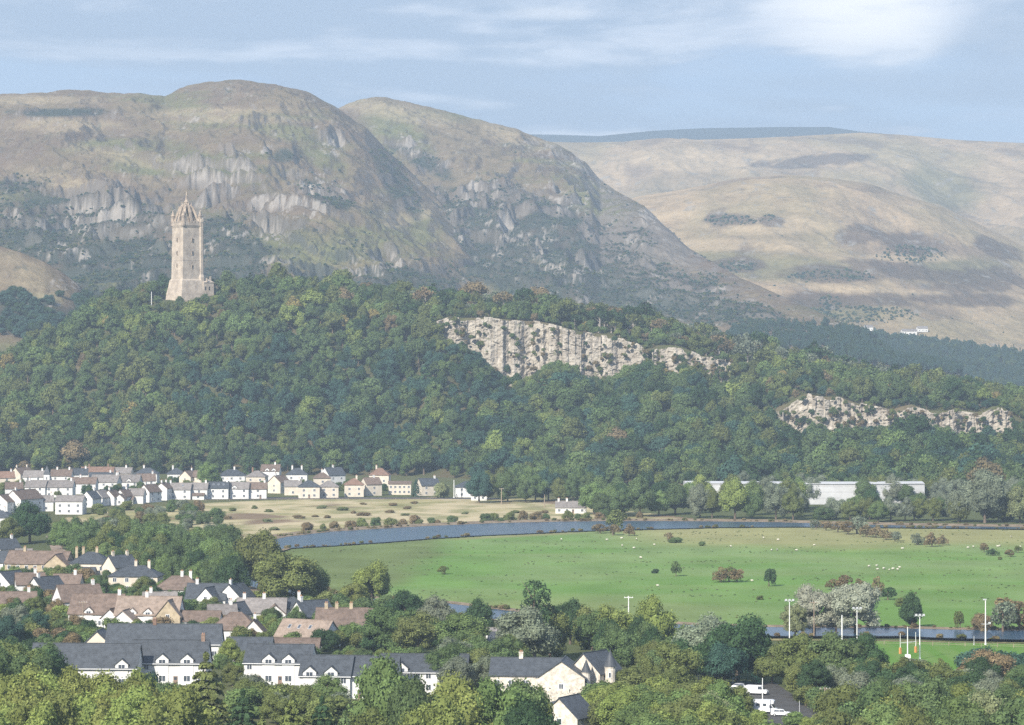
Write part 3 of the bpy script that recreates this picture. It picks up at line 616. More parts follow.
def dormer(root, T, x, wh, rise, w, wall, roofm, y, depth, win=True, proud=.12, foot=0):
    """gabled wall-head dormer over the front wall, its own little roof, window as a sub-part"""
    mb = MB(T); h = w*.42; y0 = y-proud
    mb.box(x-w/2, x+w/2, y0, y0+depth, foot, wh+rise, 0)
    mb.poly([(x-w/2, y0, wh+rise), (x+w/2, y0, wh+rise), (x, y0, wh+rise+h)], 0)
    s = h/(w/2); o = .28; t = .16
    P = [(x-w/2-o, wh+rise-o*s+t), (x, wh+rise+h+t), (x+w/2+o, wh+rise-o*s+t), (x+w/2+o, wh+rise-o*s+.02), (x, wh+rise+h+.02), (x-w/2-o, wh+rise-o*s+.02)]
    mb.loft([[(px, y0-.25, pz) for px, pz in P], [(px, y0+depth, pz) for px, pz in P]], 1)
    d = mb.build('dormer', [M[wall], M[roofm]], root)
    if win:
        window(d, T, x, y0, wh+rise-1.25 if foot < 1 else foot+.35, min(1.6, w*.5), 1.2)
        if wh > 4: window(d, T, x, y0, .9, min(1.6, w*.5), 1.3)
    return d
def rooflights(root, T, xs, wh, rh, D_, t=.22):
    b = D_/2; s = rh/b
    for x in xs:
        mb = MB(T); y0, y1 = -b*.55, -b*.35
        z = lambda y: wh+rh*(1+y/b)+.03+t
        mb.poly([(x-.35, y0, z(y0)+.06), (x+.35, y0, z(y0)+.06), (x+.35, y1, z(y1)+.06), (x-.35, y1, z(y1)+.06)], 0)
        mb.poly([(x-.45, y0-.1, z(y0-.1)+.03), (x+.45, y0-.1, z(y0-.1)+.03), (x+.45, y1+.1, z(y1+.1)+.03), (x-.45, y1+.1, z(y1+.1)+.03)], 1)
        mb.build('rooflight', [M['glass'], M['steel']], root)
def block(root, L_, D_, wh, rh, wall, roofm, style='gable', ox=0, oy=0, yaw=0, chim=(), cw='white', storeys=2, nwin=None, dorm=(), lights=(), doors=(), ends=True, oz=0, winw=1.1, gutter=False):
    T = Tm(ox, oy, R(yaw), oz); body(root, T, L_, D_, wh, rh, wall, style)
    rf = roof_gable(root, T, L_, D_, wh, rh, roofm) if style == 'gable' else roof_hip(root, T, L_, D_, wh, rh, roofm)
    for c in chim:
        x = c*L_/2*.9; hip = style == 'hip' and abs(x) > max(L_/2-D_/2, 0)
        chimney(rf, T, x, 0, wh+(rh*.45 if hip else rh*.75), wh+rh+1.35, cw, .9 if L_ > 7 else .7, .7)
    nw = nwin if nwin is not None else max(1, int(L_/(2.5 if gutter else 3.4)))
    for s in range(storeys):
        z = .95+s*2.65
        if z+1.3 > wh-.05 and s > 0: break
        for i in range(nw):
            x = -L_/2+(i+.5)*L_/nw
            if any(abs(x-d*L_/2) < 1.2 for d in doors) and s == 0 or any(abs(x-d*L_/2) < 2.2 for d in dorm): continue
            window(root, T, x, -D_/2, z, winw, 1.25 if z+1.3 < wh else max(.7, wh-z-.2))
    if ends and style == 'gable':
        for sd, f in ((1, 'right'), (-1, 'left')):
            window(root, T, sd*L_/2, 0, .95, 1.1, 1.25, f)
            if wh+rh*.5 > 4.6: window(root, T, sd*L_/2, 0, 3.6 if wh > 4 else wh+.1, .9, 1.05, f)
    elif style == 'hip' and ends:
        for sd, f in ((1, 'right'), (-1, 'left')): window(root, T, sd*L_/2, 0, .95, 1.1, 1.25, f)
    for d in doors: door(root, T, d*L_/2, -D_/2)
    for d in dorm: dormer(root, T, d*L_/2, wh, .95 if gutter else .75, 3.0 if gutter else 2.5, wall, roofm, -D_/2, D_*.42)
    rooflights(rf, T, [l*L_/2 for l in lights], wh, rh, D_) if style == 'gable' else None
    if gutter:
        mb = MB(T); mb.box(-L_/2-.3, L_/2+.3, -D_/2-.52, -D_/2-.40, wh-.18, wh-.04); mb.build('gutter', M['frame'], root)
    return T, rf
LM = []
def house(px, py, label, yaw=0, name='house', cat='house', group=None, z=0, blocks=()):
    x, y = gp(px, py); root = empty(name, (x, y, z), R(yaw)); tag(root, label, cat, group)
    for b in blocks: block(root, **b)
    return root
def B(L_, D_, wh, rh, wall='white', roofm='grey', **k): return dict(L_=L_, D_=D_, wh=wh, rh=rh, wall=wall, roofm=roofm, **k)
G1 = 'houses of the far white village'
def fh(px, py, label, *bl, yaw=0, **k):
    for b_ in bl: b_.setdefault('nwin', max(1, int(b_['L_']/4.6)))
    return house(px, py, label, yaw, group=G1, blocks=bl, **k)
# front row of the far village, left to right
fh(0, 534, 'big white house with dark hipped roof cut by the left frame edge', B(12, 9, 7, 3, 'white', 'slate', style='hip', chim=(.4,)), yaw=-12)
fh(4, 513, 'white double gabled house at the left frame edge, behind the dark tree', B(9, 8, 5.5, 3.2, 'white', 'brown', yaw=72), yaw=0)
fh(24, 512, 'large white gabled house with shaded long right side behind the dark tree', B(18, 9.5, 6.5, 4, 'white', 'brown', yaw=62, chim=(-.8,)), B(6, 7, 5.5, 2.6, 'white', 'grey', ox=-6.5, oy=2))
fh(46, 511, 'low white house between the large gabled one and the plain white box', B(7, 7, 4.8, 2.6, 'white', 'grey', chim=(.8,)), yaw=8)
fh(71, 514, 'plain white box like house with one low grey roof', B(13, 9, 6.2, 2.4, 'white', 'grey', nwin=3), yaw=-6)
fh(91, 507, 'white cottage with steep slanting gable right of the plain white box', B(8, 7, 4.4, 3.4, 'white', 'slate', yaw=64, chim=(.8,)))
fh(101, 505.5, 'narrow white gabled cottage, second right of the plain white box', B(8, 6.5, 4.2, 3.4, 'white', 'grey', yaw=66))
fh(112, 505, 'white cottage with twin brown gables in the front row', B(8, 6.5, 4.2, 3.2, 'white', 'brown', yaw=70, chim=(-.8,)), B(5, 5, 3.2, 2.2, 'white', 'brown', ox=4.5, oy=-1, yaw=80))
fh(124, 504, 'white cottage with brown roof between twin gabled and bay fronted cottages', B(8, 6.5, 4.0, 3.2, 'white', 'brown', yaw=66, chim=(.7,)))
fh(136, 503.5, 'white bay fronted cottage with low lean-to in the front row', B(9, 6.5, 4.4, 3.0, 'white', 'grey'), B(4, 4, 2.4, 1.4, 'white', 'brown', ox=-2, oy=-4.5, storeys=1), yaw=-8)
fh(150, 502, 'tall white gabled cottage near the end of the front row', B(10, 7, 5.4, 3.4, 'white', 'brown', yaw=58, chim=(-.8,)))
fh(164, 500, 'white chimneyed house ending the row of cottages', B(8.5, 6.5, 6.2, 2.6, 'white', 'brown', yaw=75, chim=(.85, -.85)))
# long terrace facing the meadow
fh(180, 499.5, 'left white section of the long terrace above the meadow', B(12, 8, 5.4, 3, 'white', 'grey', chim=(-.9,), lights=(.3,)), yaw=-3)
fh(200, 499.3, 'white terrace section with low porch roof', B(8.5, 8, 5.4, 3, 'white', 'grey', chim=(.8,)), B(6, 2.6, 2.3, .9, 'white', 'brown', oy=-5.3, storeys=1), yaw=-3)
fh(219, 499, 'taller white terrace section with solar dark roof lights', B(10.5, 8, 5.8, 3, 'white', 'slate', lights=(-.5, 0, .5), chim=(.9,)), yaw=-2)
fh(240, 498.7, 'white terrace section with one small front gable', B(9.5, 8, 5.4, 3.1, 'white', 'grey', dorm=(-.55,)), yaw=0)
fh(258, 498.5, 'white end section of the long terrace with garage door', B(9, 8, 5.2, 3, 'white', 'brown', chim=(.85,), doors=(.3,)), yaw=3)
# second row
for a in [(14, 499, 'white house with brown roof just behind the double gabled one', B(9, 8, 5.6, 3, 'white', 'brown', chim=(.8,)), 10), (37, 497, 'white house with grey roof behind the large gabled house', B(11, 8, 5.4, 3.2, 'white', 'grey', chim=(-.8,)), -8),
          (60, 497, 'long white house with grey roof behind the plain white box', B(15, 8, 5.4, 3.2, 'white', 'grey', chim=(.9,)), -5), (84, 494, 'long brown roofed white house behind the first slanting cottage', B(14, 8, 5.8, 3.0, 'white', 'brown', chim=(-.3,)), -4),
          (106, 492, 'broad grey roofed house with white end gable above the cottages', B(15, 9, 5.6, 3.6, 'white', 'grey', chim=(.9,)), -10), (128, 491, 'grey roofed house with small white gable above the bay fronted cottage', B(14, 9, 5.2, 3.6, 'white', 'grey', chim=(-.9,), dorm=(.2,)), -6),
          (146, 490, 'brown roofed white house behind the tall gabled cottage', B(10, 8, 5.4, 3.4, 'white', 'brown', chim=(.8,)), 12)]:
    fh(a[0], a[1], a[2], a[3], yaw=a[4])
# third row and the houses under the wood
for a in [(6, 487, 'cream house with terracotta roof high at the left frame edge', B(9, 8, 5.4, 3.2, 'cream', 'terracotta', chim=(.7,)), 15), (22, 485, 'cream gabled house with two tall chimneys under the wood', B(11, 8, 6.4, 3.6, 'cream', 'brown', chim=(.85, -.85), cw='cream'), 55),
          (35, 486, 'white house with long grey roof left of the little steeple', B(12, 8, 5.4, 3.2, 'white', 'grey', chim=(.8,)), -8), (62, 485.5, 'white house with brown roof right of the little steeple', B(12, 8, 5.6, 3.4, 'white', 'brown', chim=(-.5, .8)), -5),
          (80, 484, 'white house with dark slate roof in the third village row', B(9, 8, 5.6, 3.2, 'white', 'slate', chim=(.8,)), 8), (98, 483, 'long terracotta roofed house under the wood with slate lean-to', B(19, 8, 6, 3.2, 'cream', 'terracotta', chim=(-.6, .7), cw='terracotta'), -3),
          (101, 486.5, 'white house with blue grey roof below the long terracotta roof', B(13, 8, 4.8, 3, 'white', 'slate', chim=(.9,)), 4), (124, 482.5, 'cream house with grey roof left of the dark hipped white house', B(10, 8, 5.6, 3, 'cream', 'grey', chim=(.3,)), -10),
          (147, 483, 'white house with dark hipped roof under the wood', B(13, 9, 5.4, 3.4, 'white', 'slate', style='hip', chim=(-.3,)), -4), (176, 484, 'white hipped house with one chimney behind the long terrace', B(10, 9, 5.8, 3.4, 'white', 'slate', style='hip', chim=(-.4,)), 6),
          (189, 486, 'brown gabled house squeezed behind the terrace porch', B(8, 8, 5.2, 3.4, 'cream', 'brown', chim=(.8,)), 60), (202, 486, 'cream brown roofed house behind the terrace solar roof', B(9, 8, 5.4, 3.2, 'cream', 'brown', chim=(.7,)), -15),
          (232, 485.5, 'wide white house with dark hipped roof behind the terrace', B(15, 10, 5.6, 3.6, 'white', 'slate', style='hip', chim=(.2,)), 2), (257, 487, 'cream hipped house with terracotta chimney behind the end of the terrace', B(11, 9, 5.8, 3.4, 'cream', 'grey', style='hip', chim=(-.5,), cw='terracotta'), -8),
          (271, 481, 'brown roofed house with white dormers close under the wood', B(11, 9, 6, 3.6, 'white', 'brown', chim=(.5,), dorm=(-.3, .4)), -4), (279, 493, 'cream brick house with slanting brown gable right of the terrace', B(10, 8, 6, 3.4, 'cream', 'brown', yaw=62, chim=(-.8,)), 0),
          (297, 485, 'white hipped house with two chimneys above the cream villas', B(12, 9, 6, 3.6, 'white', 'slate', style='hip', chim=(-.5, .5)), 0), (293, 495, 'grey roofed cream house low beside the slanting brown gable', B(9, 8, 4.8, 2.8, 'cream', 'grey', chim=(.8,)), 3),
          (309, 498, 'cream villa with blue grey hipped roof facing the meadow', B(11, 9, 5.8, 3.4, 'cream', 'slate', style='hip', doors=(0,)), 4), (322, 489, 'brown hipped house behind the blue grey roofed villa', B(9, 8, 6, 3.4, 'cream', 'brown', style='hip', chim=(0,)), 8),
          (333, 485.5, 'white gabled house with slate roof and single central chimney under the wood', B(11, 9, 6.2, 4, 'white', 'slate', chim=(0,)), 35), (329, 497.5, 'cream villa with grey roof second from the blue grey villa', B(10, 8.5, 5.6, 3.2, 'cream', 'grey', style='hip'), 2),
          (354, 496.5, 'cream house with terracotta hipped roof facing the meadow', B(10, 9, 6.2, 3.4, 'cream', 'terracotta', style='hip', chim=(.3,), cw='cream'), 4), (371, 495.5, 'cream house with brown gable right of the terracotta hipped one', B(9, 8, 6.2, 3.2, 'cream', 'brown', yaw=28, chim=(.4,)), 0),
          (380, 488, 'rust roofed house with tall cream chimney under the wood', B(11, 9, 7.2, 4, 'cream', 'terracotta', style='hip', chim=(-.4,), cw='cream'), -6), (400, 494.5, 'long low white house with flat brown roof', B(12, 8, 5.8, 1.2, 'cream', 'brown', nwin=5), 0),
          (428, 495.5, 'cream house with slanting grey roof between conifer and pale tree', B(10.5, 8, 5.6, 3.4, 'cream', 'slate', yaw=24, chim=(.8,)), 0)]:
    fh(a[0], a[1], a[2], a[3], yaw=a[4])
v = fh(467, 497, 'white villa with grey mansard roof and white posts', B(12, 9, 5.2, 3.0, 'white', 'slate', style='hip', chim=(.5,)), B(7, 5, 3.0, .8, 'white', 'grey', ox=7.5, oy=-3, storeys=1), yaw=4)
house(479, 500.5, 'low white garage hut in front of the white villa', 0, 'garage_hut', 'hut', G1, blocks=[B(8, 5, 2.6, .8, 'white', 'grey', storeys=1)])
# little steeple among the roofs
x, y = gp(47, 490); st = empty('church_steeple', (x, y, 0)); tag(st, 'small white church tower with dark pointed spire among village roofs', 'steeple')
mb = MB(); mb.box(-1.6, 1.6, -1.6, 1.6, 0, 8.6); mb.build('wall', M['white'], st)
mb = MB(); k = [(-1.9, -1.9, 8.6), (1.9, -1.9, 8.6), (1.9, 1.9, 8.6), (-1.9, 1.9, 8.6)]
for i in range(4): mb.poly([k[i], k[(i+1) % 4], (0, 0, 13.6)])
mb.poly(k[::-1]); mb.build('roof', M['slate'], st)
window(st, Matrix.Identity(4), 0, -1.6, 5.8, .7, 1.5)
# white cottage by the river, the long white building, farm on the moor
house(571, 513.3, 'small white cottage with grey roof alone by the river', -3, 'cottage', 'cottage', blocks=[B(14.5, 7, 3.0, 2.6, 'white', 'grey', chim=(-.9, -.3), cw='white', storeys=1, nwin=4, doors=(.15,))])
x, y = gp(806, 504.5); wh_ = empty('long_white_building', (x, y, 0)); tag(wh_, 'long low white industrial building behind the river trees', 'warehouse')
pts_ = [(-60, 8), (-35, 4), (0, 0), (30, -1), (60, 4)]
mb = MB(); mr = MB()
for (x0, y0), (x1, y1) in zip(pts_, pts_[1:]):
    mb.poly([(x0, y0, -.4), (x1, y1, -.4), (x1, y1, 10.2), (x0, y0, 10.2)]); mb.poly([(x1, y1+22, -.4), (x0, y0+22, -.4), (x0, y0+22, 10.2), (x1, y1+22, 10.2)])
    mr.loft([[(x0, y0-.5, 10.25), (x0, y0+22.5, 10.25), (x0, y0+22.5, 10.5), (x0, y0+11, 11.1), (x0, y0-.5, 10.5)], [(x1, y1-.5, 10.25), (x1, y1+22.5, 10.25), (x1, y1+22.5, 10.5), (x1, y1+11, 11.1), (x1, y1-.5, 10.5)]][::-1], 0)
mb.poly([(-60, 30, -.4), (-60, 8, -.4), (-60, 8, 10.2), (-60, 30, 10.2)]); mb.poly([(60, 4, -.4), (60, 26, -.4), (60, 26, 10.2), (60, 4, 10.2)])
mb.build('wall', M['warehouse'], wh_); mr.build('roof', M['warehouse'], wh_)
for px, py, d, L_, lab_ in [(868, 331, 3750, 11, 'small white farmhouse alone on the moor above the dark woods'), (910, 334, 3700, 20, 'pale farm shed right of the white moor farmhouse'), (922, 331, 3760, 14, 'second farm shed behind the pale one on the moor')]:
    Xm, Dm, Zm, PXm, PYm = HILLM; k_ = np.argmin((PXm-px)**2+(PYm-py)**2*4+(Dm > 5200)*1e6); x, y, z = Xm.ravel()[k_], Dm.ravel()[k_], Zm.ravel()[k_]; rt = empty('farm_building', (x, y, z), R(8)); tag(rt, lab_, 'farm building', 'farm buildings on the moor'); block(rt, **B(L_, 9, 4.5, 2.6, 'white', 'grey', storeys=1, nwin=3))

# ---------------- near village
G2 = 'houses of the near village'
def nh(px, py, label, *bl, yaw=0, **k): return house(px, py, label, yaw, group=G2, blocks=bl, **k)
nh(40, 579, 'long tan stone house with brown roof and cross gable', B(22, 9, 5.6, 3.8, 'tan', 'brown', chim=(-.55,), cw='tan', nwin=7), B(9, 8, 5.4, 3.4, 'tan', 'brown', ox=8.5, oy=-3, yaw=90, ends=True), yaw=-14)
nh(2, 576, 'dark slate roofed house left of the long tan stone house', B(9, 8, 5, 3.4, 'white', 'slate'), yaw=-10)
nh(92, 580, 'slate hipped house with three tall tan chimneys', B(13, 10, 5.8, 3.8, 'cream', 'slate', style='hip', chim=(-.9, -.5, .3), cw='tan'), B(5.5, 4, 3, 1.6, 'white', 'slate', ox=0, oy=-7, storeys=1), yaw=-6)
nh(136, 592, 'wide hipped slate house with cream walls and two chimneys', B(16, 10, 5.2, 3.4, 'cream', 'slate', style='hip', chim=(0, .6), cw='cream'), yaw=-5)
nh(120, 583, 'cream house with tan chimney behind the wide hipped slate house', B(9, 8, 5.6, 3.6, 'cream', 'slate', chim=(.7, -.7), cw='cream'), yaw=40)
nh(180, 600, 'brown hipped bungalow with two white chimneys', B(15, 10, 3.4, 4.2, 'white', 'brown', style='hip', chim=(.1, .5), cw='white', storeys=1), yaw=-4)
nh(10, 596, 'white gabled house with slate roof at the left frame edge', B(10, 8, 4.2, 3.6, 'white', 'slate', yaw=60), B(8, 6.5, 3.6, 2.8, 'white', 'slate', ox=6, oy=-1), yaw=0)
nh(30, 598, 'white house with brown chimney beside the white gabled slate one', B(9, 8, 4.6, 3.2, 'white', 'brown', chim=(.4,)), yaw=12)
nh(46, 603, 'white gabled house with dark porch roof below the tan stone house', B(10, 7.5, 4.4, 3.6, 'white', 'slate', yaw=50, chim=(-.7,)), B(5, 4, 2.6, 1.4, 'white', 'slate', ox=4, oy=-4, storeys=1), yaw=0)
nh(16, 613, 'low brown roofed house left of the russet garden tree', B(12, 8, 3.2, 3.0, 'white', 'brown', chim=(.7,), storeys=1), yaw=8)
nh(78, 614, 'brown roofed house with white slanting gable left of the dormer house', B(13, 9, 4.2, 4.4, 'white', 'brown', yaw=28, chim=(.8,), dorm=(.3,)), yaw=0)
nh(99, 627, 'big brown gabled house with white chimney and box dormer', B(15, 10, 4.2, 5.0, 'white', 'brown', chim=(.9,), dorm=(-.2,)), B(6, 5, 3.2, 2.4, 'white', 'brown', ox=5.5, oy=-5, yaw=90), yaw=-10)
nh(150, 629, 'long tan roofed house with two white dormers and gable end', B(18, 10, 4.4, 4.6, 'white', 'tanroof', chim=(-.1,), cw='white', dorm=(-.45, .05)), B(8, 7, 4.2, 4.2, 'tan', 'tanroof', ox=6.5, oy=-3, yaw=90), yaw=-6)
nh(176, 627, 'white conservatory row with many windows right of the tan roofed house', B(12, 4, 2.6, .7, 'white', 'tanroof', storeys=1, nwin=7, ends=False), yaw=-5)
nh(126, 631, 'small house showing a plain white triangular gable end', B(8, 7, 2.8, 3.0, 'white', 'tanroof', yaw=90, storeys=1), yaw=-8)
nh(208, 612, 'dark slate house with two white gables', B(12, 9, 4.2, 4.2, 'white', 'slate', chim=(-.6,)), B(8, 7, 4, 3.6, 'white', 'slate', ox=1.5, oy=-3.5, yaw=78), yaw=-6)
nh(236, 612, 'white gabled house with slate roof right of the twin gabled slate house', B(9, 8, 4.6, 3.8, 'white', 'slate', yaw=66, chim=(-.8,), cw='white'), yaw=0)
nh(262, 623, 'white house with sprawling grey brown roofs and white chimneys', B(14, 9, 3.4, 3.6, 'white', 'grey', chim=(-.8, .1), cw='white', dorm=(.5,)), B(9, 7, 3.2, 3, 'white', 'slate', ox=-6, oy=-4, yaw=70), B(7, 6, 3, 2.6, 'white', 'brown', ox=4, oy=-4, yaw=95), yaw=0)
nh(292, 622, 'small cream house with slate roof behind white gables', B(9, 8, 4, 3.2, 'cream', 'slate', style='hip', chim=(.5,)), yaw=5)
nh(312, 627, 'slate roofed house with crisp white gable near the river hedge', B(11, 8, 3.4, 4.0, 'white', 'slate', yaw=42, chim=(-.8,)), yaw=0)
nh(346, 637, 'brown roofed house with two tall tan chimney stacks', B(16, 9.5, 3.2, 4.6, 'white', 'brown', chim=(-.75, -.35, .2), cw='tan', storeys=1, nwin=5), yaw=-3)
nh(308, 646, 'tan roofed bungalow with three rooflights and bright white gable end', B(15, 9, 2.8, 4.0, 'white', 'tanroof', lights=(-.6, -.2, .25), storeys=1), yaw=-28)
nh(196, 630, 'low white bungalow row with brown roof above the slate terrace', B(14, 7, 2.8, 2.4, 'white', 'brown', storeys=1, nwin=5), yaw=-4)
nh(236, 641, 'brown hipped house with one white gable behind the slate terrace', B(13, 10, 3.2, 4.6, 'white', 'brown', style='hip'), B(6, 5.5, 3.0, 3.0, 'white', 'brown', ox=5.5, oy=-3, yaw=90, chim=(.3,)), yaw=-4)
nh(222, 626, 'white roofed small cottage behind the brown hipped house', B(8, 7, 3.4, 2.6, 'white', 'grey', chim=(.7,), storeys=1), yaw=10)
nh(285, 655, 'long low brown roofed outhouse beneath the tan roofed bungalow', B(18, 6, 2.2, 2.0, 'brownwall', 'brown', storeys=1, nwin=2), yaw=-3)
for a in [(5, 560, 'white house with dark gable at the left edge above the slate roof', B(9, 8, 4.4, 3.4, 'white', 'slate', yaw=40, chim=(.7,)), 0), (24, 561, 'small white shed by the lane above the tan stone house', B(6, 5, 2.8, 1.6, 'white', 'grey', storeys=1), 0), (68, 596, 'brown roofed cottage between the tan stone house and dormer houses', B(9, 7, 3.6, 3.2, 'cream', 'brown', chim=(.6,)), -8), (160, 612, 'low grey roofed cottage behind the tan roofed dormer house', B(10, 7, 3, 2.8, 'cream', 'grey', storeys=1, chim=(-.6,)), 4)]:
    nh(a[0], a[1], a[2], a[3], yaw=a[4])
# white terraces with slate roofs
G3 = 'white terraces with slate roofs'
def th(px, py, label, *bl, yaw=0): return house(px, py, label, yaw, 'terrace', 'terrace', G3, blocks=bl)
th(165, 658, 'rear slate roofed terrace running behind the left white terrace', B(29, 9, 3.9, 4.6, 'white', 'slate', gutter=True, chim=(-.2,), cw='terracotta'), yaw=-2)
th(100, 657, 'pale gable ended block at the left end of the rear terrace', B(9, 9, 2.6, 4.2, 'cream', 'slate', yaw=90, storeys=1), yaw=-4)
th(87, 686, 'left slate terrace with one white gablet and low eaves', B(25, 9.5, 4.6, 5.2, 'white', 'slate', dorm=(.72,), gutter=True, doors=(.4,)), yaw=-3)
th(171, 683, 'left white terrace block with two white gablets', B(18, 9.5, 5.1, 4.9, 'white', 'slate', dorm=(-.15, .5), gutter=True, doors=(-.6, .2), chim=(.95,), cw='brownwall'), yaw=-3)
th(250, 660, 'short rear slate terrace behind the middle white terrace', B(11.5, 8, 2.8, 2.8, 'white', 'slate', storeys=1), yaw=-3)
th(281, 683, 'middle white terrace with slate roof and two gablets', B(15.8, 9.5, 5.1, 3.9, 'white', 'slate', dorm=(-.25, .35), gutter=True, doors=(-.55, .1)), yaw=-8)
th(328, 697, 'right white terrace, left block with two gablets', B(11.5, 9.5, 5.2, 4.1, 'white', 'slate', dorm=(-.6, .25), gutter=True, doors=(.7,)), yaw=-6)
th(376, 697, 'right white terrace, right block with one gablet', B(10.5, 9.5, 5.2, 4.0, 'white', 'slate', dorm=(.0,), gutter=True, doors=(-.6,)), yaw=-4)
th(425, 692, 'far right slate terrace half hidden by brownish trees', B(20, 9.5, 5.0, 3.6, 'white', 'slate', dorm=(.62, -.5), gutter=True), yaw=-4)
# grey shed beyond the trees, dark roofed sheds
house(491, 645, 'grey roofed shed with white gable among trees', -14, 'shed', 'shed', blocks=[B(8.5, 6, 3.2, 1.2, 'white', 'grey', storeys=1, nwin=0, ends=False)])
house(502, 652, 'dark roofed shed beside the grey roofed shed', -10, 'shed', 'shed', blocks=[B(6.5, 6, 2.8, 2.2, 'brownwall', 'slate', storeys=1, nwin=1)])

# ---------------- stone school with turrets
x, y = gp(556, 703); sc = empty('stone_school', (x, y, 0), R(-6)); tag(sc, 'pale stone school with slate roofs, crow stepped gables and pointed turrets', 'school')
block(sc, 16, 9, 6.0, 3.3, 'stone', 'slate', ox=-7, oy=6, nwin=5, chim=(-.2,), cw='stone')
block(sc, 12, 10.5, 6.0, 3.6, 'stone', 'slate', ox=1.5, oy=2, yaw=90, nwin=2, winw=.9)
block(sc, 10, 8.5, 6.6, 4.2, 'stone', 'slate', ox=8.2, oy=6.5, yaw=64, nwin=2, winw=.9)
def turret(ox, oy, r0, h, cone, low=0):
    mb = MB(Tm(ox, oy, 0)); mb.tube((0, 0, low), (0, 0, h), r0, r0, 14); mb.tube((0, 0, h), (0, 0, h+.25), r0*1.12, r0*1.12, 14); t = mb.build('turret', M['stone'], sc)
    mb = MB(Tm(ox, oy, 0)); mb.tube((0, 0, h+.25), (0, 0, h+cone), r0*1.25, .06, 14); mb.tube((0, 0, h+cone), (0, 0, h+cone+.7), .06, .03, 6); mb.build('spire', M['slate'], t)
    window(t, Tm(ox, oy, 0), 0, -r0+.03, h-2.2, .45, 1.1, bars=False)
turret(12.0, 2.2, 1.25, 7.9, 3.8); turret(6.9, -1.6, .95, 6.9, 3.0)
mb = MB()   # stepped battlemented wall of the entrance block
mb.box(-12.6, 3.4, -5.2, -1.2, 0, 3.6, 0); mb.box(-6, 4.6, -7.6, -5.21, 0, 2.9, 0)
for i in range(9): mb.box(-5.8+i*1.2, -5.2+i*1.2, -7.6, -7.1, 2.9, 3.5, 0)
for i in range(8): mb.box(-12.4+i*1.5, -11.6+i*1.5, -5.2, -4.7, 3.6, 4.3, 0)
mb.build('parapet_wall', M['stone'], sc)
for i in range(5): window(sc, Matrix.Identity(4), -11+i*1.7, -5.2, 1.2, .8, 1.2)
mb = MB(); mb.box(-12.4, -2, -4.6, -1.3, 3.7, 3.85); mb.build('flat_roof', M['steel'], sc)
sl = empty('stone_lodge', (*gp(569, 727), 0), R(-28)); tag(sl, 'low stone lodge with steep slate roof and box dormers at the bottom', 'lodge')
block(sl, 9, 8.5, 2.4, 3.9, 'stone', 'slate', yaw=90, storeys=1, nwin=2)
for k_ in (-1.6, 1.4):
    mb = MB(Tm(0, 0, R(90))); mb.box(-1.1+k_, 1.1+k_, 1.4, 4.1, 2.6, 4.9, 0); mb.box(-1.25+k_, 1.25+k_, 1.2, 4.3, 4.9, 5.1, 1); dm = mb.build('dormer', [M['white'], M['slate']], sl)
    window(dm, Tm(0, 0, R(90)), k_, 4.1, 3.2, 1.2, 1.2, 'back')

# ---------------- the stone tower on the crag
tz = H-(296.5-HY)/F*2440; tx = (186.5-CX)/F*2440
tw = empty('stone_tower', (tx, 2440, tz), R(0)); tag(tw, 'tall pale sandstone tower with open crown spire on the wooded crag', 'tower')
RT = Matrix.Rotation(R(37), 4, 'Z')
def ring(s, z, c=.0): return [(-s, -s, z), (s, -s, z), (s, s, z), (-s, s, z)]
mb = MB(RT); mb.loft([ring(8.0, 12), ring(7.75, 26), ring(7.6, 40), ring(7.5, 50)]); 
mb.loft([ring(7.86, 26), ring(7.86, 26.3)], 0)
mb.build('shaft', M['sand'], tw)
mb = MB(RT); mb.loft([ring(11.5, -8), ring(10.6, 2), ring(9.6, 7), ring(9.0, 11.5), ring(8.1, 12.6)]); mb.build('plinth', M['sand'], tw)
mb = MB(RT)
mb.loft([ring(7.55, 49.6), ring(7.9, 50.6), ring(8.2, 51.4), ring(8.2, 53.2)])
for k_ in range(6):
    a = -7.4+k_*2.96
    for u, v, in ((a, -8.05), (a, 8.05)): mb.box(u-.8, u+.8, v-.15, v+.15, 53.2, 54.6); mb.box(v-.15, v+.15, u-.8, u+.8, 53.2, 54.6)
mb.build('parapet', M['sand'], tw)
# stair turret on the corner that shows on the right
mb = MB(RT); c0 = (8.0, -6.2)
def oct_(cx_, cy_, r_, z): return [(cx_+r_*math.cos(R(22.5+45*i)), cy_+r_*math.sin(R(22.5+45*i)), z) for i in range(8)]
mb.loft([oct_(*c0, 3.6, -6), oct_(*c0, 3.3, 14), oct_(*c0, 2.5, 16), oct_(*c0, 2.4, 53), oct_(*c0, 2.8, 54), oct_(*c0, 2.8, 56)]); mb.loft([oct_(*c0, 2.5, 56), oct_(*c0, .15, 62.5)])
mb.build('stair_turret', M['sand'], tw)
for sx, sy in ((-1, -1), (-1, 1), (1, 1), (1, -1)):
    mb = MB(RT); q = (sx*7.1, sy*7.1); mb.loft([oct_(*q, 1.6, 51), oct_(*q, 1.4, 58), oct_(*q, 1.7, 58.3), oct_(*q, 1.2, 58.9), oct_(*q, .12, 62.5)]); mb.build('corner_pinnacle', M['sanddark'], tw)
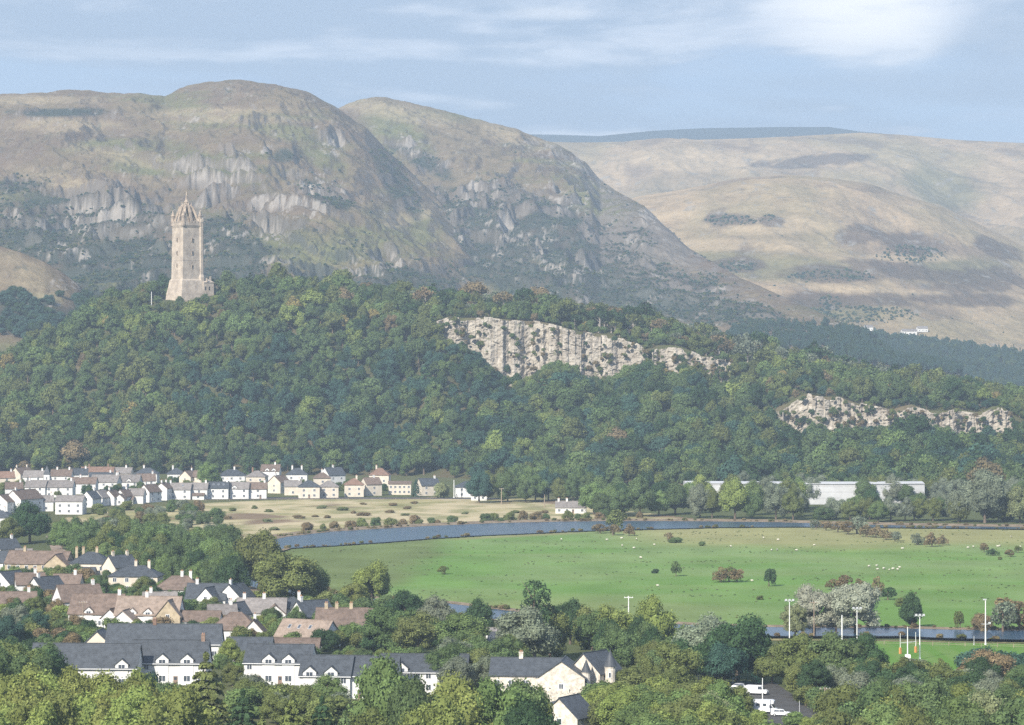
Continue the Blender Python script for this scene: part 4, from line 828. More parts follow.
for i in range(8):    # flying ribs of the crown
    a = R(45*i+45); d0 = 8.9 if i % 2 == 0 else 7.0; mb = MB(RT); prev = None
    for j in range(9):
        t = j/8; rad = d0*(1-t)**.8+.9*t; z = 53+13.0*(math.sin(t*math.pi/2))**1.0; th_ = 1.7*(1-t)+1.0
        c = (math.cos(a)*rad, math.sin(a)*rad); n_ = (-math.sin(a)*.95, math.cos(a)*.95)
        rg = [(c[0]+n_[0], c[1]+n_[1], z-th_), (c[0]-n_[0], c[1]-n_[1], z-th_), (c[0]-n_[0], c[1]-n_[1], z+th_), (c[0]+n_[0], c[1]+n_[1], z+th_)]
        if prev: mb.loft([prev, rg])
        prev = rg
    for t in (.25, .5, .75):
        rad = d0*(1-t)**.8+.9*t; z = 53+13*math.sin(t*math.pi/2)+1.2; mb.tube((math.cos(a)*rad, math.sin(a)*rad, z), (math.cos(a)*rad, math.sin(a)*rad, z+2.6), .55, .05, 5)
    mb.build('crown_rib', M['sanddark'], tw)
mb = MB(RT); mb.loft([oct_(0, 0, 1.7, 63), oct_(0, 0, 1.6, 68), oct_(0, 0, 2.0, 68.4), oct_(0, 0, 1.3, 69.2), oct_(0, 0, .1, 77)]); mb.build('lantern_spire', M['sanddark'], tw)
for f, zz in (('front', 20), ('front', 30), ('front', 39.5), ('left', 21), ('left', 30), ('left', 39.5)):
    mb = MB(RT @ Matrix.Rotation({'front': 0, 'left': R(-90)}[f], 4, 'Z') @ Matrix.Translation((0, -8.06, zz))); mb.box(-.6, .6, -.12, .3, 0, 2.9, 1); mb.box(-.32, .32, -.16, .3, .3, 2.2, 0); mb.poly([(-.32, -.16, 2.2), (.32, -.16, 2.2), (0, -.16, 2.7)], 0); mb.build('window', [M['opening'], M['sanddark']], tw)
mb = MB(RT); mb.box(8.1, 17, -10.2, 1.2, -8, 10.2); mb.loft([[(8.1, -10.6, 10.2), (17.3, -10.6, 10.2), (17.3, 1.6, 10.2), (8.1, 1.6, 10.2)], [(8.4, -4.6, 13.5), (14, -4.6, 13.5), (14, -4.3, 13.5), (8.4, -4.3, 13.5)]]); mb.box(16, 17.4, -6, -4.6, 10.2, 14.8); mb.box(10.5, 11.6, -10.6, -9.7, 10.2, 13.2); mb.build('lodge', M['sand'], tw)
mb = MB(RT); mb.box(9.4, 10.4, -10.26, -10, 4.5, 7.2); mb.box(12.6, 13.6, -10.26, -10, 4.5, 7.2); mb.build('lodge_window', M['opening'], tw)
# ---------------------------------------------------------------- trees
TINT = {'dark green': (.028, .050, .022), 'mid green': (.055, .080, .032), 'fresh green': (.074, .106, .037), 'olive green': (.078, .092, .032), 'yellow green': (.112, .138, .040),
        'golden green': (.104, .118, .036), 'amber': (.15, .125, .045), 'russet': (.115, .090, .050), 'grey green': (.095, .110, .075), 'silvery': (.185, .195, .150), 'bluish green': (.030, .058, .042), 'pale green': (.115, .13, .065)}
def quads(P, Nn, size, r):
    n = len(P); t = r.normal(size=(n, 3)); t -= (t*Nn).sum(1)[:, None]*Nn; t /= np.linalg.norm(t, axis=1)[:, None]
    b = np.cross(Nn, t); s = size*r.uniform(.6, 1.35, n)[:, None]; q = r.uniform(.55, 1.0, n)[:, None]
    k = r.uniform(.7, 1.3, (n, 4, 1))
    V = np.stack([P-t*s*k[:, 0], P-b*s*q*k[:, 1], P+t*s*k[:, 2], P+b*s*q*k[:, 3]], 1)
    V[:, 0] += Nn*s*r.uniform(-.3, .3, (n, 1)); V[:, 2] += Nn*s*r.uniform(-.3, .3, (n, 1))
    return V.reshape(-1, 3), np.arange(4*n).reshape(n, 4)
def unit(r, n): v = r.normal(size=(n, 3)); return v/np.linalg.norm(v, axis=1)[:, None]
def crown_lobes(r, nl, c, semi, rad, shape='dome'):
    d = unit(r, nl*3); d = d[d[:, 2] > -.75][:nl]
    k = r.uniform(.55, 1.0, len(d))[:, None]
    Lc = np.array(c)+d*np.array(semi)*k
    if shape == 'tall': w = 1-.6*sstep(.45, 1.0, Lc[:, 2]); Lc[:, 0] *= w; Lc[:, 1] *= w
    Lr = r.uniform(rad[0], rad[1], len(d)); return Lc, Lr
def leaf_crown(seed, nl, c, semi, rad, n, size, core=True, shape='dome', spread=.55, hole=0):
    r = np.random.default_rng(seed); Lc, Lr = crown_lobes(r, nl, c, semi, rad, shape)
    w = Lr**2; w /= w.sum(); li = r.choice(len(Lr), n*2, p=w); d = unit(r, n*2)
    ok = d[:, 2] > -.55; li, d = li[ok], d[ok]
    P = Lc[li]+d*Lr[li][:, None]*r.uniform(.82, 1.16, (len(li), 1))
    dd = np.linalg.norm(P[:, None]-Lc[None], axis=2)/Lr[None]; dd[np.arange(len(li)), li] = 9
    ok = dd.min(1) > .80; P, d, li = P[ok][:n], d[ok][:n], li[ok][:n]
    Nn = d+r.normal(size=P.shape)*spread; Nn /= np.linalg.norm(Nn, axis=1)[:, None]
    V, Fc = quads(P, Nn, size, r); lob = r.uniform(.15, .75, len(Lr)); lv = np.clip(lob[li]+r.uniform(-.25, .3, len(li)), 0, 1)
    if core:   # leafy inner mass of every clump, toned darker to paint in its shade
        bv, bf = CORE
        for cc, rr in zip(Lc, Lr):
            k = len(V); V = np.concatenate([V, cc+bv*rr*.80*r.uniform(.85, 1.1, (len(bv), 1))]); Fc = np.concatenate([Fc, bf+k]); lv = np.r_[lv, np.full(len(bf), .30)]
    return V, Fc, lv
def _core():
    u, v = 8, 5; V = []
    for j in range(v+1):
        for i in range(u):
            a = math.pi*j/v; b = 2*math.pi*i/u; V.append((math.sin(a)*math.cos(b), math.sin(a)*math.sin(b), math.cos(a)))
    return np.array(V), np.array([(j*u+i, (j+1)*u+i, (j+1)*u+(i+1) % u, j*u+(i+1) % u) for j in range(v) for i in range(u)])
CORE = _core()
def tube_np(pts, rad, n=6):
    V, Fc = [], []
    for i, p in enumerate(pts):
        for k in range(n):
            a = 2*math.pi*k/n; V.append((p[0]+math.cos(a)*rad[i], p[1]+math.sin(a)*rad[i], p[2]))
    for i in range(len(pts)-1):
        for k in range(n): Fc.append((i*n+k, i*n+(k+1) % n, (i+1)*n+(k+1) % n, (i+1)*n+k))
    return np.array(V), np.array(Fc)
def trunk_np(seed, top=.75, r0=.028, limbs=7, z0=.28, reach=.34):
    r = np.random.default_rng(seed); V, Fc = tube_np([(0, 0, -.03), (.004, 0, .04), (.01, .005, .3), (.0, .01, .5), (.01, 0, top)], [r0*1.5, r0*1.1, r0*.85, r0*.6, r0*.15], 8)
    for i in range(limbs):
        a = r.uniform(0, 6.28); z = r.uniform(z0, top*.8); e = reach*r.uniform(.6, 1)*(1-.5*(z-z0)); h = r.uniform(.12, .26)
        v, f = tube_np([(0, 0, z), (math.cos(a)*e*.45, math.sin(a)*e*.45, z+h*.55), (math.cos(a)*e, math.sin(a)*e, z+h)], [r0*.5, r0*.3, r0*.08], 5)
        Fc = np.concatenate([Fc, f+len(V)]); V = np.concatenate([V, v])
    return V, Fc
def conifer(seed, n_t=13, per=9, leaf=.026, nq=26, droop=.10, bare=.10, width=.5, col=(.1, .9)):
    r = np.random.default_rng(seed); P, Nn, lv = [], [], []
    for t in range(n_t):
        z = bare+(1-bare)*(t/(n_t-1))**.92; R_ = width*(1-(z-bare)/(1-bare))**.75*r.uniform(.8, 1.1)+.02
        for b in range(per):
            a = 6.28*b/per+r.uniform(-.4, .4); rr = R_*r.uniform(.65, 1.12); s = np.sqrt(r.uniform(.04, 1, nq)); w = rr*.30*(1-s*.75)
            lat = r.uniform(-1, 1, nq)*w; up = -droop*s**2*rr/width*1.6+.05*s+r.normal(0, .008, nq)
            x = math.cos(a)*s*rr-math.sin(a)*lat; y = math.sin(a)*s*rr+math.cos(a)*lat
            P.append(np.stack([x, y, z+up-.12*np.abs(lat)], 1)); m = np.zeros((nq, 3)); m[:, 2] = 1; m[:, 0] = math.cos(a)*.7; m[:, 1] = math.sin(a)*.7
            Nn.append(m+r.normal(size=(nq, 3))*.45); lv.append(np.clip(r.uniform(.2, .6)+r.uniform(-.2, .2, nq)+.25*s, 0, 1))
    P = np.concatenate(P); Nn = np.concatenate(Nn); Nn /= np.linalg.norm(Nn, axis=1)[:, None]
    V, Fc = quads(P, Nn, leaf, r); return V, Fc, np.concatenate(lv)
PROTO = {}
def proto(kind, i, crown, trunk, single=False, bark='bark'):
    V, Fc, lv = crown
    if single:
        k = len(V); V2 = np.concatenate([V, trunk[0]]); F2 = np.concatenate([Fc, trunk[1]+k])
        me = mesh_np('tree_'+kind.replace(' ', '_'), V2, F2, [M['leaf'], M[bark]], fmat=np.r_[np.zeros(len(Fc)), np.ones(len(trunk[1]))], fattr=np.r_[lv, np.zeros(len(trunk[1]))])
        PROTO.setdefault(kind, []).append((me, None))
    else:
        me = mesh_np('crown', V, Fc, [M['leaf']], fattr=lv)
        PROTO.setdefault(kind, []).append((me, mesh_np('trunk', trunk[0], trunk[1], [M[bark]], smooth=True) if trunk else None))
for i in range(5):   # near broadleaves
    proto('broad', i, leaf_crown(40+i, 42, (0, 0, .50), (.37, .37, .40), (.10, .18), 5600, .0165), trunk_np(60+i))
for i in range(3):
    proto('tall', i, leaf_crown(50+i, 40, (0, 0, .50), (.36, .36, .45), (.09, .17), 4600, .017, shape='tall'), trunk_np(70+i, .9))
for i in range(4):   # bushes: foliage to the ground
    proto('bush', i, leaf_crown(80+i, 26, (0, 0, .34), (.36, .36, .46), (.13, .24), 2200, .027), trunk_np(90+i, .6, .03, 5, .08))
for i in range(3):
    proto('willow', i, leaf_crown(100+i, 50, (0, 0, .46), (.38, .38, .44), (.08, .15), 6500, .0135, spread=.8), trunk_np(110+i))
for i in range(3):   # hawthorns standing in the pasture: open crowns on short trunks
    proto('thorn', i, leaf_crown(120+i, 18, (0, 0, .44), (.38, .38, .42), (.10, .19), 1300, .034, core=False, spread=.9), trunk_np(130+i, .8, .035, 8, .2))
for i in range(3):
    proto('conifer', i, conifer(140+i, 15, 10, .024, 30), trunk_np(150+i, .96, .022, 0))
for i in range(2):
    proto('cedar', i, conifer(145+i, 13, 13, .021, 60, droop=.13, width=.5), trunk_np(155+i, .9, .03, 0))
for i in range(2):   # ragged tree with a bare crown tip
    proto('ragged', i, leaf_crown(160+i, 18, (0, 0, .50), (.40, .40, .42), (.07, .15), 2400, .02, core=False, shape='tall', spread=.9), trunk_np(165+i, 1.0, .03, 14, .2, .4))
for i in range(6):   # hillside trees, seen two kilometres off
    proto('hill broad', i, leaf_crown(200+i, 12+3*i, (0, 0, .54), (.36, .36, .36), (.12, .24-.012*i), 1050, .034), trunk_np(210+i, .7, .03, 3), True)
for i in range(2):
    proto('hill tall', i, leaf_crown(220+i, 17, (0, 0, .55), (.34, .34, .42), (.12, .20), 850, .036, shape='tall'), trunk_np(230+i, .8, .03, 3), True)
for i in range(3):
    proto('hill pine', i, leaf_crown(240+i, 11, (0, 0, .76), (.38, .38, .17), (.10, .18), 520, .040, core=False, spread=.8), trunk_np(250+i, .85, .032, 7, .4, .36), True, 'palebark')
for i in range(2):
    proto('hill spruce', i, conifer(260+i, 9, 7, .05, 9), trunk_np(270+i, .95, .025, 0), True)

ORD = 'first second third fourth fifth sixth seventh eighth ninth tenth eleventh twelfth thirteenth fourteenth fifteenth sixteenth seventeenth eighteenth nineteenth twentieth'.split()
TENS = {20: 'twenty', 30: 'thirty', 40: 'forty', 50: 'fifty', 60: 'sixty', 70: 'seventy'}
def ordinal(i):
    if i < 20: return ORD[i]
    t, u = (i+1)//10*10, (i+1) % 10
    return TENS[t]+'-'+ORD[u-1] if u else TENS[t][:-1]+'ieth'
CARD = 'zero one two three four five six seven eight nine ten eleven twelve thirteen fourteen fifteen sixteen seventeen eighteen nineteen twenty'.split()
def card(n): return CARD[n] if n <= 20 else (TENS[n//10*10]+('-'+CARD[n % 10] if n % 10 else ''))
TG = 2.0
TREES = []     # dicts: x y z h w kind tint label group cat name
NAMES = {'broad': 'broadleaf_tree', 'tall': 'broadleaf_tree', 'bush': 'bush', 'willow': 'willow_tree', 'thorn': 'hawthorn_tree', 'conifer': 'conifer_tree', 'cedar': 'conifer_tree', 'ragged': 'ragged_tree',
         'hill broad': 'hillside_tree', 'hill tall': 'hillside_tree', 'hill pine': 'pine_tree', 'hill spruce': 'spruce_tree'}
WORD = {'broad': 'round tree', 'tall': 'tall tree', 'bush': 'bush', 'willow': 'willow', 'thorn': 'hawthorn', 'conifer': 'pointed conifer', 'cedar': 'feathery conifer', 'ragged': 'ragged thin tree',
        'hill broad': 'round tree', 'hill tall': 'tall tree', 'hill pine': 'flat topped pine', 'hill spruce': 'pointed spruce'}
def tree(px, py, h, w, kind, tint, label=None, where=None, group=None, z=0):
    x, y = gp(px, py); TREES.append(dict(x=x, y=y, z=z, h=h, w=w, kind=kind, tint=tint, label=label, where=where, group=group)); return TREES[-1]
def scatter(poly, sp, seed, avoid=()):
    """points of a jittered lattice inside a polygon given by ground pixels"""
    P = [gp(*p) for p in poly]; A = np.array(P); r = np.random.default_rng(seed); out = []
    for j, y in enumerate(np.arange(A[:, 1].min(), A[:, 1].max(), sp)):
        for x in np.arange(A[:, 0].min()+(j % 2)*sp/2, A[:, 0].max(), sp):
            X, Y = x+r.uniform(-.38, .38)*sp, y+r.uniform(-.38, .38)*sp
            if in_poly([X], [Y], P)[0] and not in_poly([X], [Y], RIVER)[0] and not any(in_poly([X], [Y], a)[0] for a in avoid): out.append((X, Y))
    return out
RIVER = list(map(tuple, offset(OW, sgn*1)))+list(map(tuple, offset(IW, -sgn*.5)))[::-1]
def fill(poly, sp, kinds, tints, h, w, where, group, seed, avoid=()):
    r = np.random.default_rng(seed+1000)
    for X, Y in scatter(poly, sp, seed, avoid):
        k = r.choice(list(kinds), p=np.array(list(kinds.values()))/sum(kinds.values())); t = r.choice(list(tints), p=np.array(list(tints.values()))/sum(tints.values()))
        hh = r.uniform(*h); TREES.append(dict(x=X, y=Y, z=0, h=hh, w=hh*r.uniform(*w), kind=str(k), tint=str(t), label=None, where=where, group=group))
BL = {'broad': .75, 'tall': .25}
# thicket on the near side of the river, left
fill([(60, 548), (110, 551), (165, 553), (215, 556), (236, 562), (262, 600), (240, 604), (200, 594), (150, 584), (100, 574), (72, 562)], 10.5, BL, {'mid green': .42, 'olive green': .25, 'dark green': .15, 'fresh green': .18}, (9.5, 14), (.8, 1.05), 'in the thicket behind near village', 'trees of the thicket behind the near village', 1)
fill([(60, 540), (120, 532), (180, 536), (226, 541), (226, 552), (150, 551), (90, 549)], 8, {'bush': 1}, {'mid green': .4, 'olive green': .3, 'grey green': .3}, (4.5, 7.5), (.9, 1.3), 'on the meadow side of the thicket', 'bushes on the meadow side of the thicket', 2)
fill([(86, 515), (120, 511), (165, 508), (215, 512), (230, 525), (160, 531), (100, 531)], 15, {'bush': 1}, {'mid green': .35, 'olive green': .35, 'grey green': .2, 'russet': .1}, (3, 6.5), (1.0, 1.6), 'in front of the white cottage row', 'bushes below the white cottage row', 3)
tree(259, 590, 20, 18, 'broad', 'olive green', 'tall olive crowned tree at the river end of the thicket', group='trees of the thicket behind the near village')
tree(286, 609, 17.5, 23, 'broad', 'olive green', 'broad dark olive tree where the river bend meets the thicket', group='trees of the thicket behind the near village')
tree(312, 606, 13, 13, 'broad', 'mid green', 'mid green tree just right of the broad dark olive tree', group='trees of the thicket behind the near village')
tree(232, 600, 14, 14, 'tall', 'dark green', 'dark green tree left of the tall olive crowned tree', group='trees of the thicket behind the near village')
tree(372, 606, 14.5, 13, 'broad', 'yellow green', 'yellow green tree standing alone at the left edge of the pasture')
tree(352, 609, 8, 11, 'broad', 'golden green', 'low golden green tree left of the yellow green tree by the pasture')
tree(30, 543, 17, 19, 'broad', 'dark green', 'big dark tree in front of the white gabled house at far left')
tree(10, 545, 11, 12, 'broad', 'olive green', 'olive tree at the far left below the white houses')
tree(57, 545, 7, 9, 'bush', 'mid green', 'small dark bush between the lane and the big dark tree')
# gardens of the near village
for a in [(63, 624, 6.5, 7, 'bush', 'yellow green', 'bright green garden bush left of the long brown dormer house'), (95, 626, 5, 6, 'bush', 'dark green', 'dark garden bush in front of the long brown dormer house'), (42, 585, 5, 6, 'bush', 'dark green', 'dark garden bush below the long tan stone house'),
          (57, 587, 5.5, 5, 'bush', 'mid green', 'mid green garden bush beside the dark one below the tan stone house'), (32, 606, 7, 7, 'broad', 'russet', 'russet garden tree between white gabled houses at left'), (188, 615, 5.5, 9, 'bush', 'fresh green', 'fresh green hedge bush right of the long brown dormer house'),
          (120, 596, 4, 6, 'bush', 'olive green', 'olive garden bush in front of the hipped slate house'), (147, 598, 4, 6, 'bush', 'mid green', 'mid green garden bush under the cream wall of the hipped slate house'), (104, 593, 4, 5, 'bush', 'olive green', 'small olive garden bush left of the hipped slate house'), (298, 628, 6.5, 6, 'tall', 'fresh green', 'bright pointed garden tree among white gables by the river'),
          (258, 628, 4, 5, 'bush', 'golden green', 'golden garden bush beside the white walled house'), (272, 633, 3, 7, 'bush', 'yellow green', 'low yellow green hedge in front of the white walled house'), (229, 668, 7.5, 7, 'tall', 'yellow green', 'bright garden tree between two slate terraces'), (246, 665, 4.5, 5, 'bush', 'golden green', 'golden round bush between two slate terraces'),
          (286, 609, 6, 6, 'bush', 'fresh green', 'fresh green bush under the broad dark olive tree'), (303, 611, 5, 6, 'bush', 'dark green', 'dark bush under the broad dark olive tree'), (325, 652, 6.5, 9, 'broad', 'dark green', 'dark green tree right of the tan roofed bungalow'), (375, 652, 5, 8, 'bush', 'dark green', 'dark bush in front of the brown roof with tan chimneys'),
          (352, 640, 3, 7, 'bush', 'fresh green', 'low fresh green hedge under the brown roof with tan chimneys'), (15, 632, 8, 9, 'broad', 'grey green', 'grey green tree at the far left below the near village'), (36, 640, 8, 10, 'broad', 'bluish green', 'bluish dark tree at the far left above the slate terrace'), (8, 650, 9, 10, 'broad', 'bluish green', 'bluish dark tree at the left frame edge by the terrace'),
          (54, 633, 3.5, 11, 'bush', 'olive green', 'long olive hedge below the near village'), (80, 638, 4.5, 9, 'bush', 'fresh green', 'fresh green hedge above the white gable of the terrace'), (66, 646, 4.5, 8, 'bush', 'dark green', 'dark hedge left of the white gable of the terrace'), (10, 600, 5, 6, 'bush', 'mid green', 'mid green bush by the white gables at far left'), (3, 618, 5, 6, 'bush', 'yellow green', 'yellow green bush at the left frame edge in the village'),
          (100, 640, 4, 7, 'bush', 'olive green', 'olive hedge bush behind the white gable of the terrace'), (85, 612, 4, 5, 'bush', 'dark green', 'dark bush beneath the brown gabled roof'), (205, 633, 4, 5, 'bush', 'olive green', 'olive bush before the low bungalow row'), (222, 628, 4.5, 6, 'bush', 'russet', 'russet bush in front of the brown hipped house'),
          (310, 643, 3, 5, 'bush', 'fresh green', 'little fresh bush before the tan roofed bungalow'), (262, 645, 4, 6, 'bush', 'olive green', 'olive bush left of the tan roofed bungalow'), (171, 600, 3.5, 5, 'bush', 'mid green', 'mid green bush left of the brown hipped bungalow')]:
    tree(*a, group='garden trees and bushes of the near village')
fill([(308, 612), (345, 616), (400, 621), (440, 628), (440, 640), (390, 641), (345, 634), (318, 622)], 8, {'bush': .8, 'broad': .2}, {'olive green': .45, 'mid green': .3, 'fresh green': .25}, (5, 8.5), (1.0, 1.4), 'in the hedge beside the pasture', 'hedge between the near village and the pasture', 4)
GARDEN = len(TREES)
for px_, py_, h_, w_, t_, l_ in [(384, 617, 7, 8, 'mid green', 'mid green bush hiding the water left of the grey green riverside tree'), (402, 619, 6.5, 8, 'olive green', 'olive bush second along the hedge beside the hidden water'), (424, 620, 7, 9, 'mid green', 'mid green bush third along the hedge beside the hidden water'), (443, 621, 6, 8, 'olive green', 'olive bush beside the dense dark tree at the pasture edge'),
     (806, 706, 5, 6, 'olive green', 'olive bush on the right edge of the car park'), (820, 711, 6, 7, 'mid green', 'mid green bush by the road right of the white car'), (836, 716, 6.5, 7, 'olive green', 'olive bush at the right end of the road')]:
    tree(px_, py_, h_, w_, 'bush', t_, l_, group='bushes beside the pasture hedge and car park')
# trees in the middle strip
for a in [(479, 642, 11.5, 10.5, 'tall', 'dark green', 'dark green dense tree at the lower edge of the pasture'), (534, 662, 20, 17, 'ragged', 'dark green', 'tall ragged dark tree with thin bare top'), (528, 668, 15, 19, 'broad', 'grey green', 'broad grey green tree under the tall ragged dark one'),
          (550, 660, 14, 12, 'broad', 'olive green', 'olive tree on the right flank of the tall ragged dark one'), (655, 662, 17, 15, 'broad', 'yellow green', 'tall yellow green tree rising into the pasture'), (638, 668, 13, 8, 'tall', 'dark green', 'narrow dark tree left of the tall yellow green one'),
          (612, 655, 13, 12, 'broad', 'yellow green', 'yellow green tree above the slate roofed turret'), (592, 650, 12, 12, 'broad', 'olive green', 'olive tree behind the stone school roofs'), (706, 676, 15.5, 17, 'broad', 'grey green', 'grey green wide tree above the green fence'), (738, 682, 16.5, 18, 'broad', 'dark green', 'dark spreading tree above the car park'),
          (724, 688, 11, 12, 'broad', 'bluish green', 'bluish dark tree just behind the green fence'), (800, 688, 12.5, 14, 'broad', 'olive green', 'olive spreading tree right of the car park'), (836, 690, 13.5, 16, 'broad', 'mid green', 'mid green tree in front of the floodlight poles'), (772, 684, 9, 11, 'broad', 'olive green', 'lower olive tree between the dark spreading tree and car park'),
          (865, 690, 13, 14, 'broad', 'dark green', 'dark tree at the corner of the rugby pitch'), (405, 634, 12, 13, 'broad', 'dark green', 'dark tree on the pasture edge beyond the hedge'), (436, 636, 11, 12, 'broad', 'grey green', 'grey green tree by the water left of the dense dark tree'), (388, 652, 12, 16, 'broad', 'mid green', 'wide mid green tree behind the slate terrace'),
          (418, 656, 11.5, 14, 'broad', 'olive green', 'olive tree behind the slate terrace'), (462, 656, 11, 16, 'broad', 'fresh green', 'fresh green spreading tree behind the grey shed'), (440, 655, 10, 12, 'broad', 'dark green', 'dark tree behind the slate terrace, left of the fresh green one'),
          (985, 692, 9.5, 16, 'broad', 'russet', 'brownish tree in front of the dark clipped hedge'), (978, 682, 9, 11, 'bush', 'bluish green', 'dark clipped hedge end beside the rugby pitch'), (1000, 683, 9, 12, 'bush', 'bluish green', 'dark clipped hedge middle by the rugby pitch'), (1022, 684, 8.5, 12, 'bush', 'bluish green', 'dark clipped hedge far end at the right frame edge'),
          (940, 678, 5, 5, 'thorn', 'olive green', 'small olive tree on the near edge of the rugby pitch'), (918, 674, 4, 6, 'bush', 'grey green', 'grey bush beside the foot of the rugby pitch floodlight'), (1012, 716, 8, 9, 'broad', 'olive green', 'olive tree at the right frame edge above the pale dome')]:
    tree(*a, group='trees of the strip between houses and pasture')
fill([(470, 662), (520, 672), (515, 684), (470, 700), (440, 694), (455, 668)], 9, {'broad': 1}, {'mid green': .4, 'olive green': .35, 'grey green': .25}, (8.5, 11), (.9, 1.2), 'left of the stone school', 'trees left of the stone school', 5)
fill([(568, 640), (640, 652), (700, 672), (690, 700), (645, 702), (622, 690), (606, 664), (575, 655)], 8, {'broad': .7, 'tall': .3}, {'mid green': .35, 'olive green': .3, 'dark green': .15, 'yellow green': .2}, (8.5, 12.5), (.85, 1.15), 'between turret and car park', 'trees between turret and car park', 6)
fill([(780, 696), (850, 692), (900, 688), (965, 694), (1040, 700), (1040, 730), (960, 726), (880, 724), (845, 712)], 9.5, {'broad': .85, 'bush': .15}, {'mid green': .3, 'olive green': .35, 'dark green': .2, 'grey green': .15}, (7, 9.5), (1.0, 1.3), 'below the rugby pitch', 'trees below the rugby pitch', 7)
# foreground, rooted below the frame
fill([(-20, 752), (178, 752), (192, 800), (-20, 800)], 8, {'broad': .8, 'tall': .2}, {'golden green': .65, 'yellow green': .35}, (15, 17.8), (.72, .92), 'in the golden bottom group', 'golden green trees at the bottom of the view', 8)
fill([(-20, 702), (60, 706), (70, 734), (-20, 734)], 9, {'broad': 1}, {'mid green': .5, 'olive green': .3, 'dark green': .2}, (12.5, 15.5), (.8, 1.0), 'at lower left above the golden trees', 'green trees at the lower left', 9)
fill([(225, 706), (345, 708), (350, 728), (235, 728)], 8, {'bush': .5, 'broad': .5}, {'grey green': .4, 'olive green': .35, 'fresh green': .25}, (5.5, 8), (1.0, 1.4), 'in front of the white terrace', 'bushes in front of the white terrace', 10)
fill([(60, 704), (200, 706), (215, 722), (60, 722)], 9, {'broad': .6, 'bush': .4}, {'mid green': .4, 'bluish green': .2, 'grey green': .2, 'olive green': .2}, (7, 9.5), (.9, 1.2), 'under the left white terrace', 'trees under the left white terrace', 11)
for a in [(206, 772, 21, 17, 'cedar', 'olive green', 'large feathery conifer at the bottom with drooping sprays'), (243, 790, 17, 14, 'cedar', 'dark green', 'dark feathery conifer right of the large one at the bottom'), (292, 800, 17.5, 13, 'conifer', 'olive green', 'olive conifer at the bottom with pale bare stem'), (322, 796, 16.5, 13, 'cedar', 'dark green', 'dark drooping conifer left of the large fresh green tree at the bottom'),
          (345, 806, 15.5, 11, 'conifer', 'mid green', 'mid green conifer at the bottom centre left'), (262, 806, 15, 11, 'conifer', 'olive green', 'small olive conifer between two dark ones at the bottom')]:
    tree(*a, group='conifers at the bottom of the view')
for a in [(388, 775, 22, 15, 'broad', 'fresh green', 'tall fresh green tree in front of the right slate terrace'), (416, 782, 19, 13, 'broad', 'mid green', 'mid green tree right of the tall fresh green one'), (462, 775, 18.5, 16, 'broad', 'golden green', 'bright golden domed tree left of the stone school'), (497, 775, 18, 15, 'broad', 'fresh green', 'fresh green domed tree beside the bright golden one'),
          (436, 790, 17, 14, 'broad', 'yellow green', 'yellow green tree at the bottom centre'), (522, 765, 16, 13, 'broad', 'mid green', 'mid green tree in front of the low stone gable'), (541, 755, 13.5, 6, 'tall', 'yellow green', 'narrow yellow green tree against the school wall'), (532, 790, 16, 13, 'broad', 'dark green', 'dark tree at the bottom by the low stone gable'),
          (365, 790, 15, 12, 'broad', 'olive green', 'olive tree at the bottom left of the tall fresh green one'), (985, 768, 14.5, 13, 'broad', 'pale green', 'pale domed tree at the bottom right')]:
    tree(*a, group='broadleaf trees at the bottom centre')
fill([(615, 742), (735, 738), (742, 775), (610, 790)], 8, {'broad': .8, 'bush': .2}, {'olive green': .25, 'yellow green': .35, 'fresh green': .25, 'pale green': .15}, (9.5, 12.5), (.95, 1.2), 'below the car park', 'trees below the car park', 12)
fill([(835, 745), (1040, 745), (1050, 790), (830, 790)], 10, {'broad': 1}, {'olive green': .4, 'mid green': .25, 'fresh green': .2, 'golden green': .15}, (12, 15), (.9, 1.1), 'along the bottom right edge', 'trees along the bottom right', 13)
fill([(735, 770), (838, 768), (840, 800), (735, 800)], 9, {'bush': 1}, {'fresh green': .4, 'yellow green': .3, 'olive green': .3}, (10, 12.5), (.9, 1.1), 'below the road at the bottom', 'bushes below the road', 14)
fill([(594, 700), (690, 700), (742, 712), (742, 730), (600, 730)], 7.5, {'bush': .6, 'broad': .4}, {'yellow green': .35, 'olive green': .3, 'fresh green': .35}, (5.5, 8.5), (1.0, 1.3), 'in the scrub right of the school', 'scrub right of the school', 15)
fill([(745, 722), (838, 728), (838, 760), (745, 760)], 6, {'bush': 1}, {'yellow green': .4, 'fresh green': .35, 'olive green': .25}, (2.4, 3.6), (1.2, 1.6), 'at the near edge of the road', 'bushes below the road', 16)
# planting between the houses, kept clear of the walls
HS = np.array([(o.location.x, o.location.y) for o in bpy.data.objects if o.get('category') in ('house', 'terrace') and o.location.y < 1250])
_n = len(TREES)
fill([(-10, 566), (60, 574), (150, 590), (250, 604), (330, 618), (372, 636), (372, 648), (270, 652), (110, 640), (60, 660), (-10, 660)], 7.0, {'bush': .75, 'broad': .25}, {'mid green': .3, 'olive green': .25, 'fresh green': .2, 'dark green': .15, 'russet': .1}, (2.6, 6.5), (.9, 1.3), 'in the gardens of near village', 'garden shrubs of the near village', 40)
fill([(215, 660), (300, 660), (470, 664), (470, 690), (330, 672), (230, 690)], 7.5, {'bush': .7, 'broad': .3}, {'mid green': .35, 'olive green': .35, 'fresh green': .3}, (3, 6), (.9, 1.3), 'around the white terraces', 'shrubs around the white terraces', 41)
TREES[_n:] = [t for t in TREES[_n:] if np.min(np.hypot((HS[:, 0]-t['x'])*.8, HS[:, 1]-t['y'])) > 7.5]
_n = len(TREES); HF = np.array([(o.location.x, o.location.y) for o in bpy.data.objects if o.get('category') == 'house' and o.location.y > 1300])
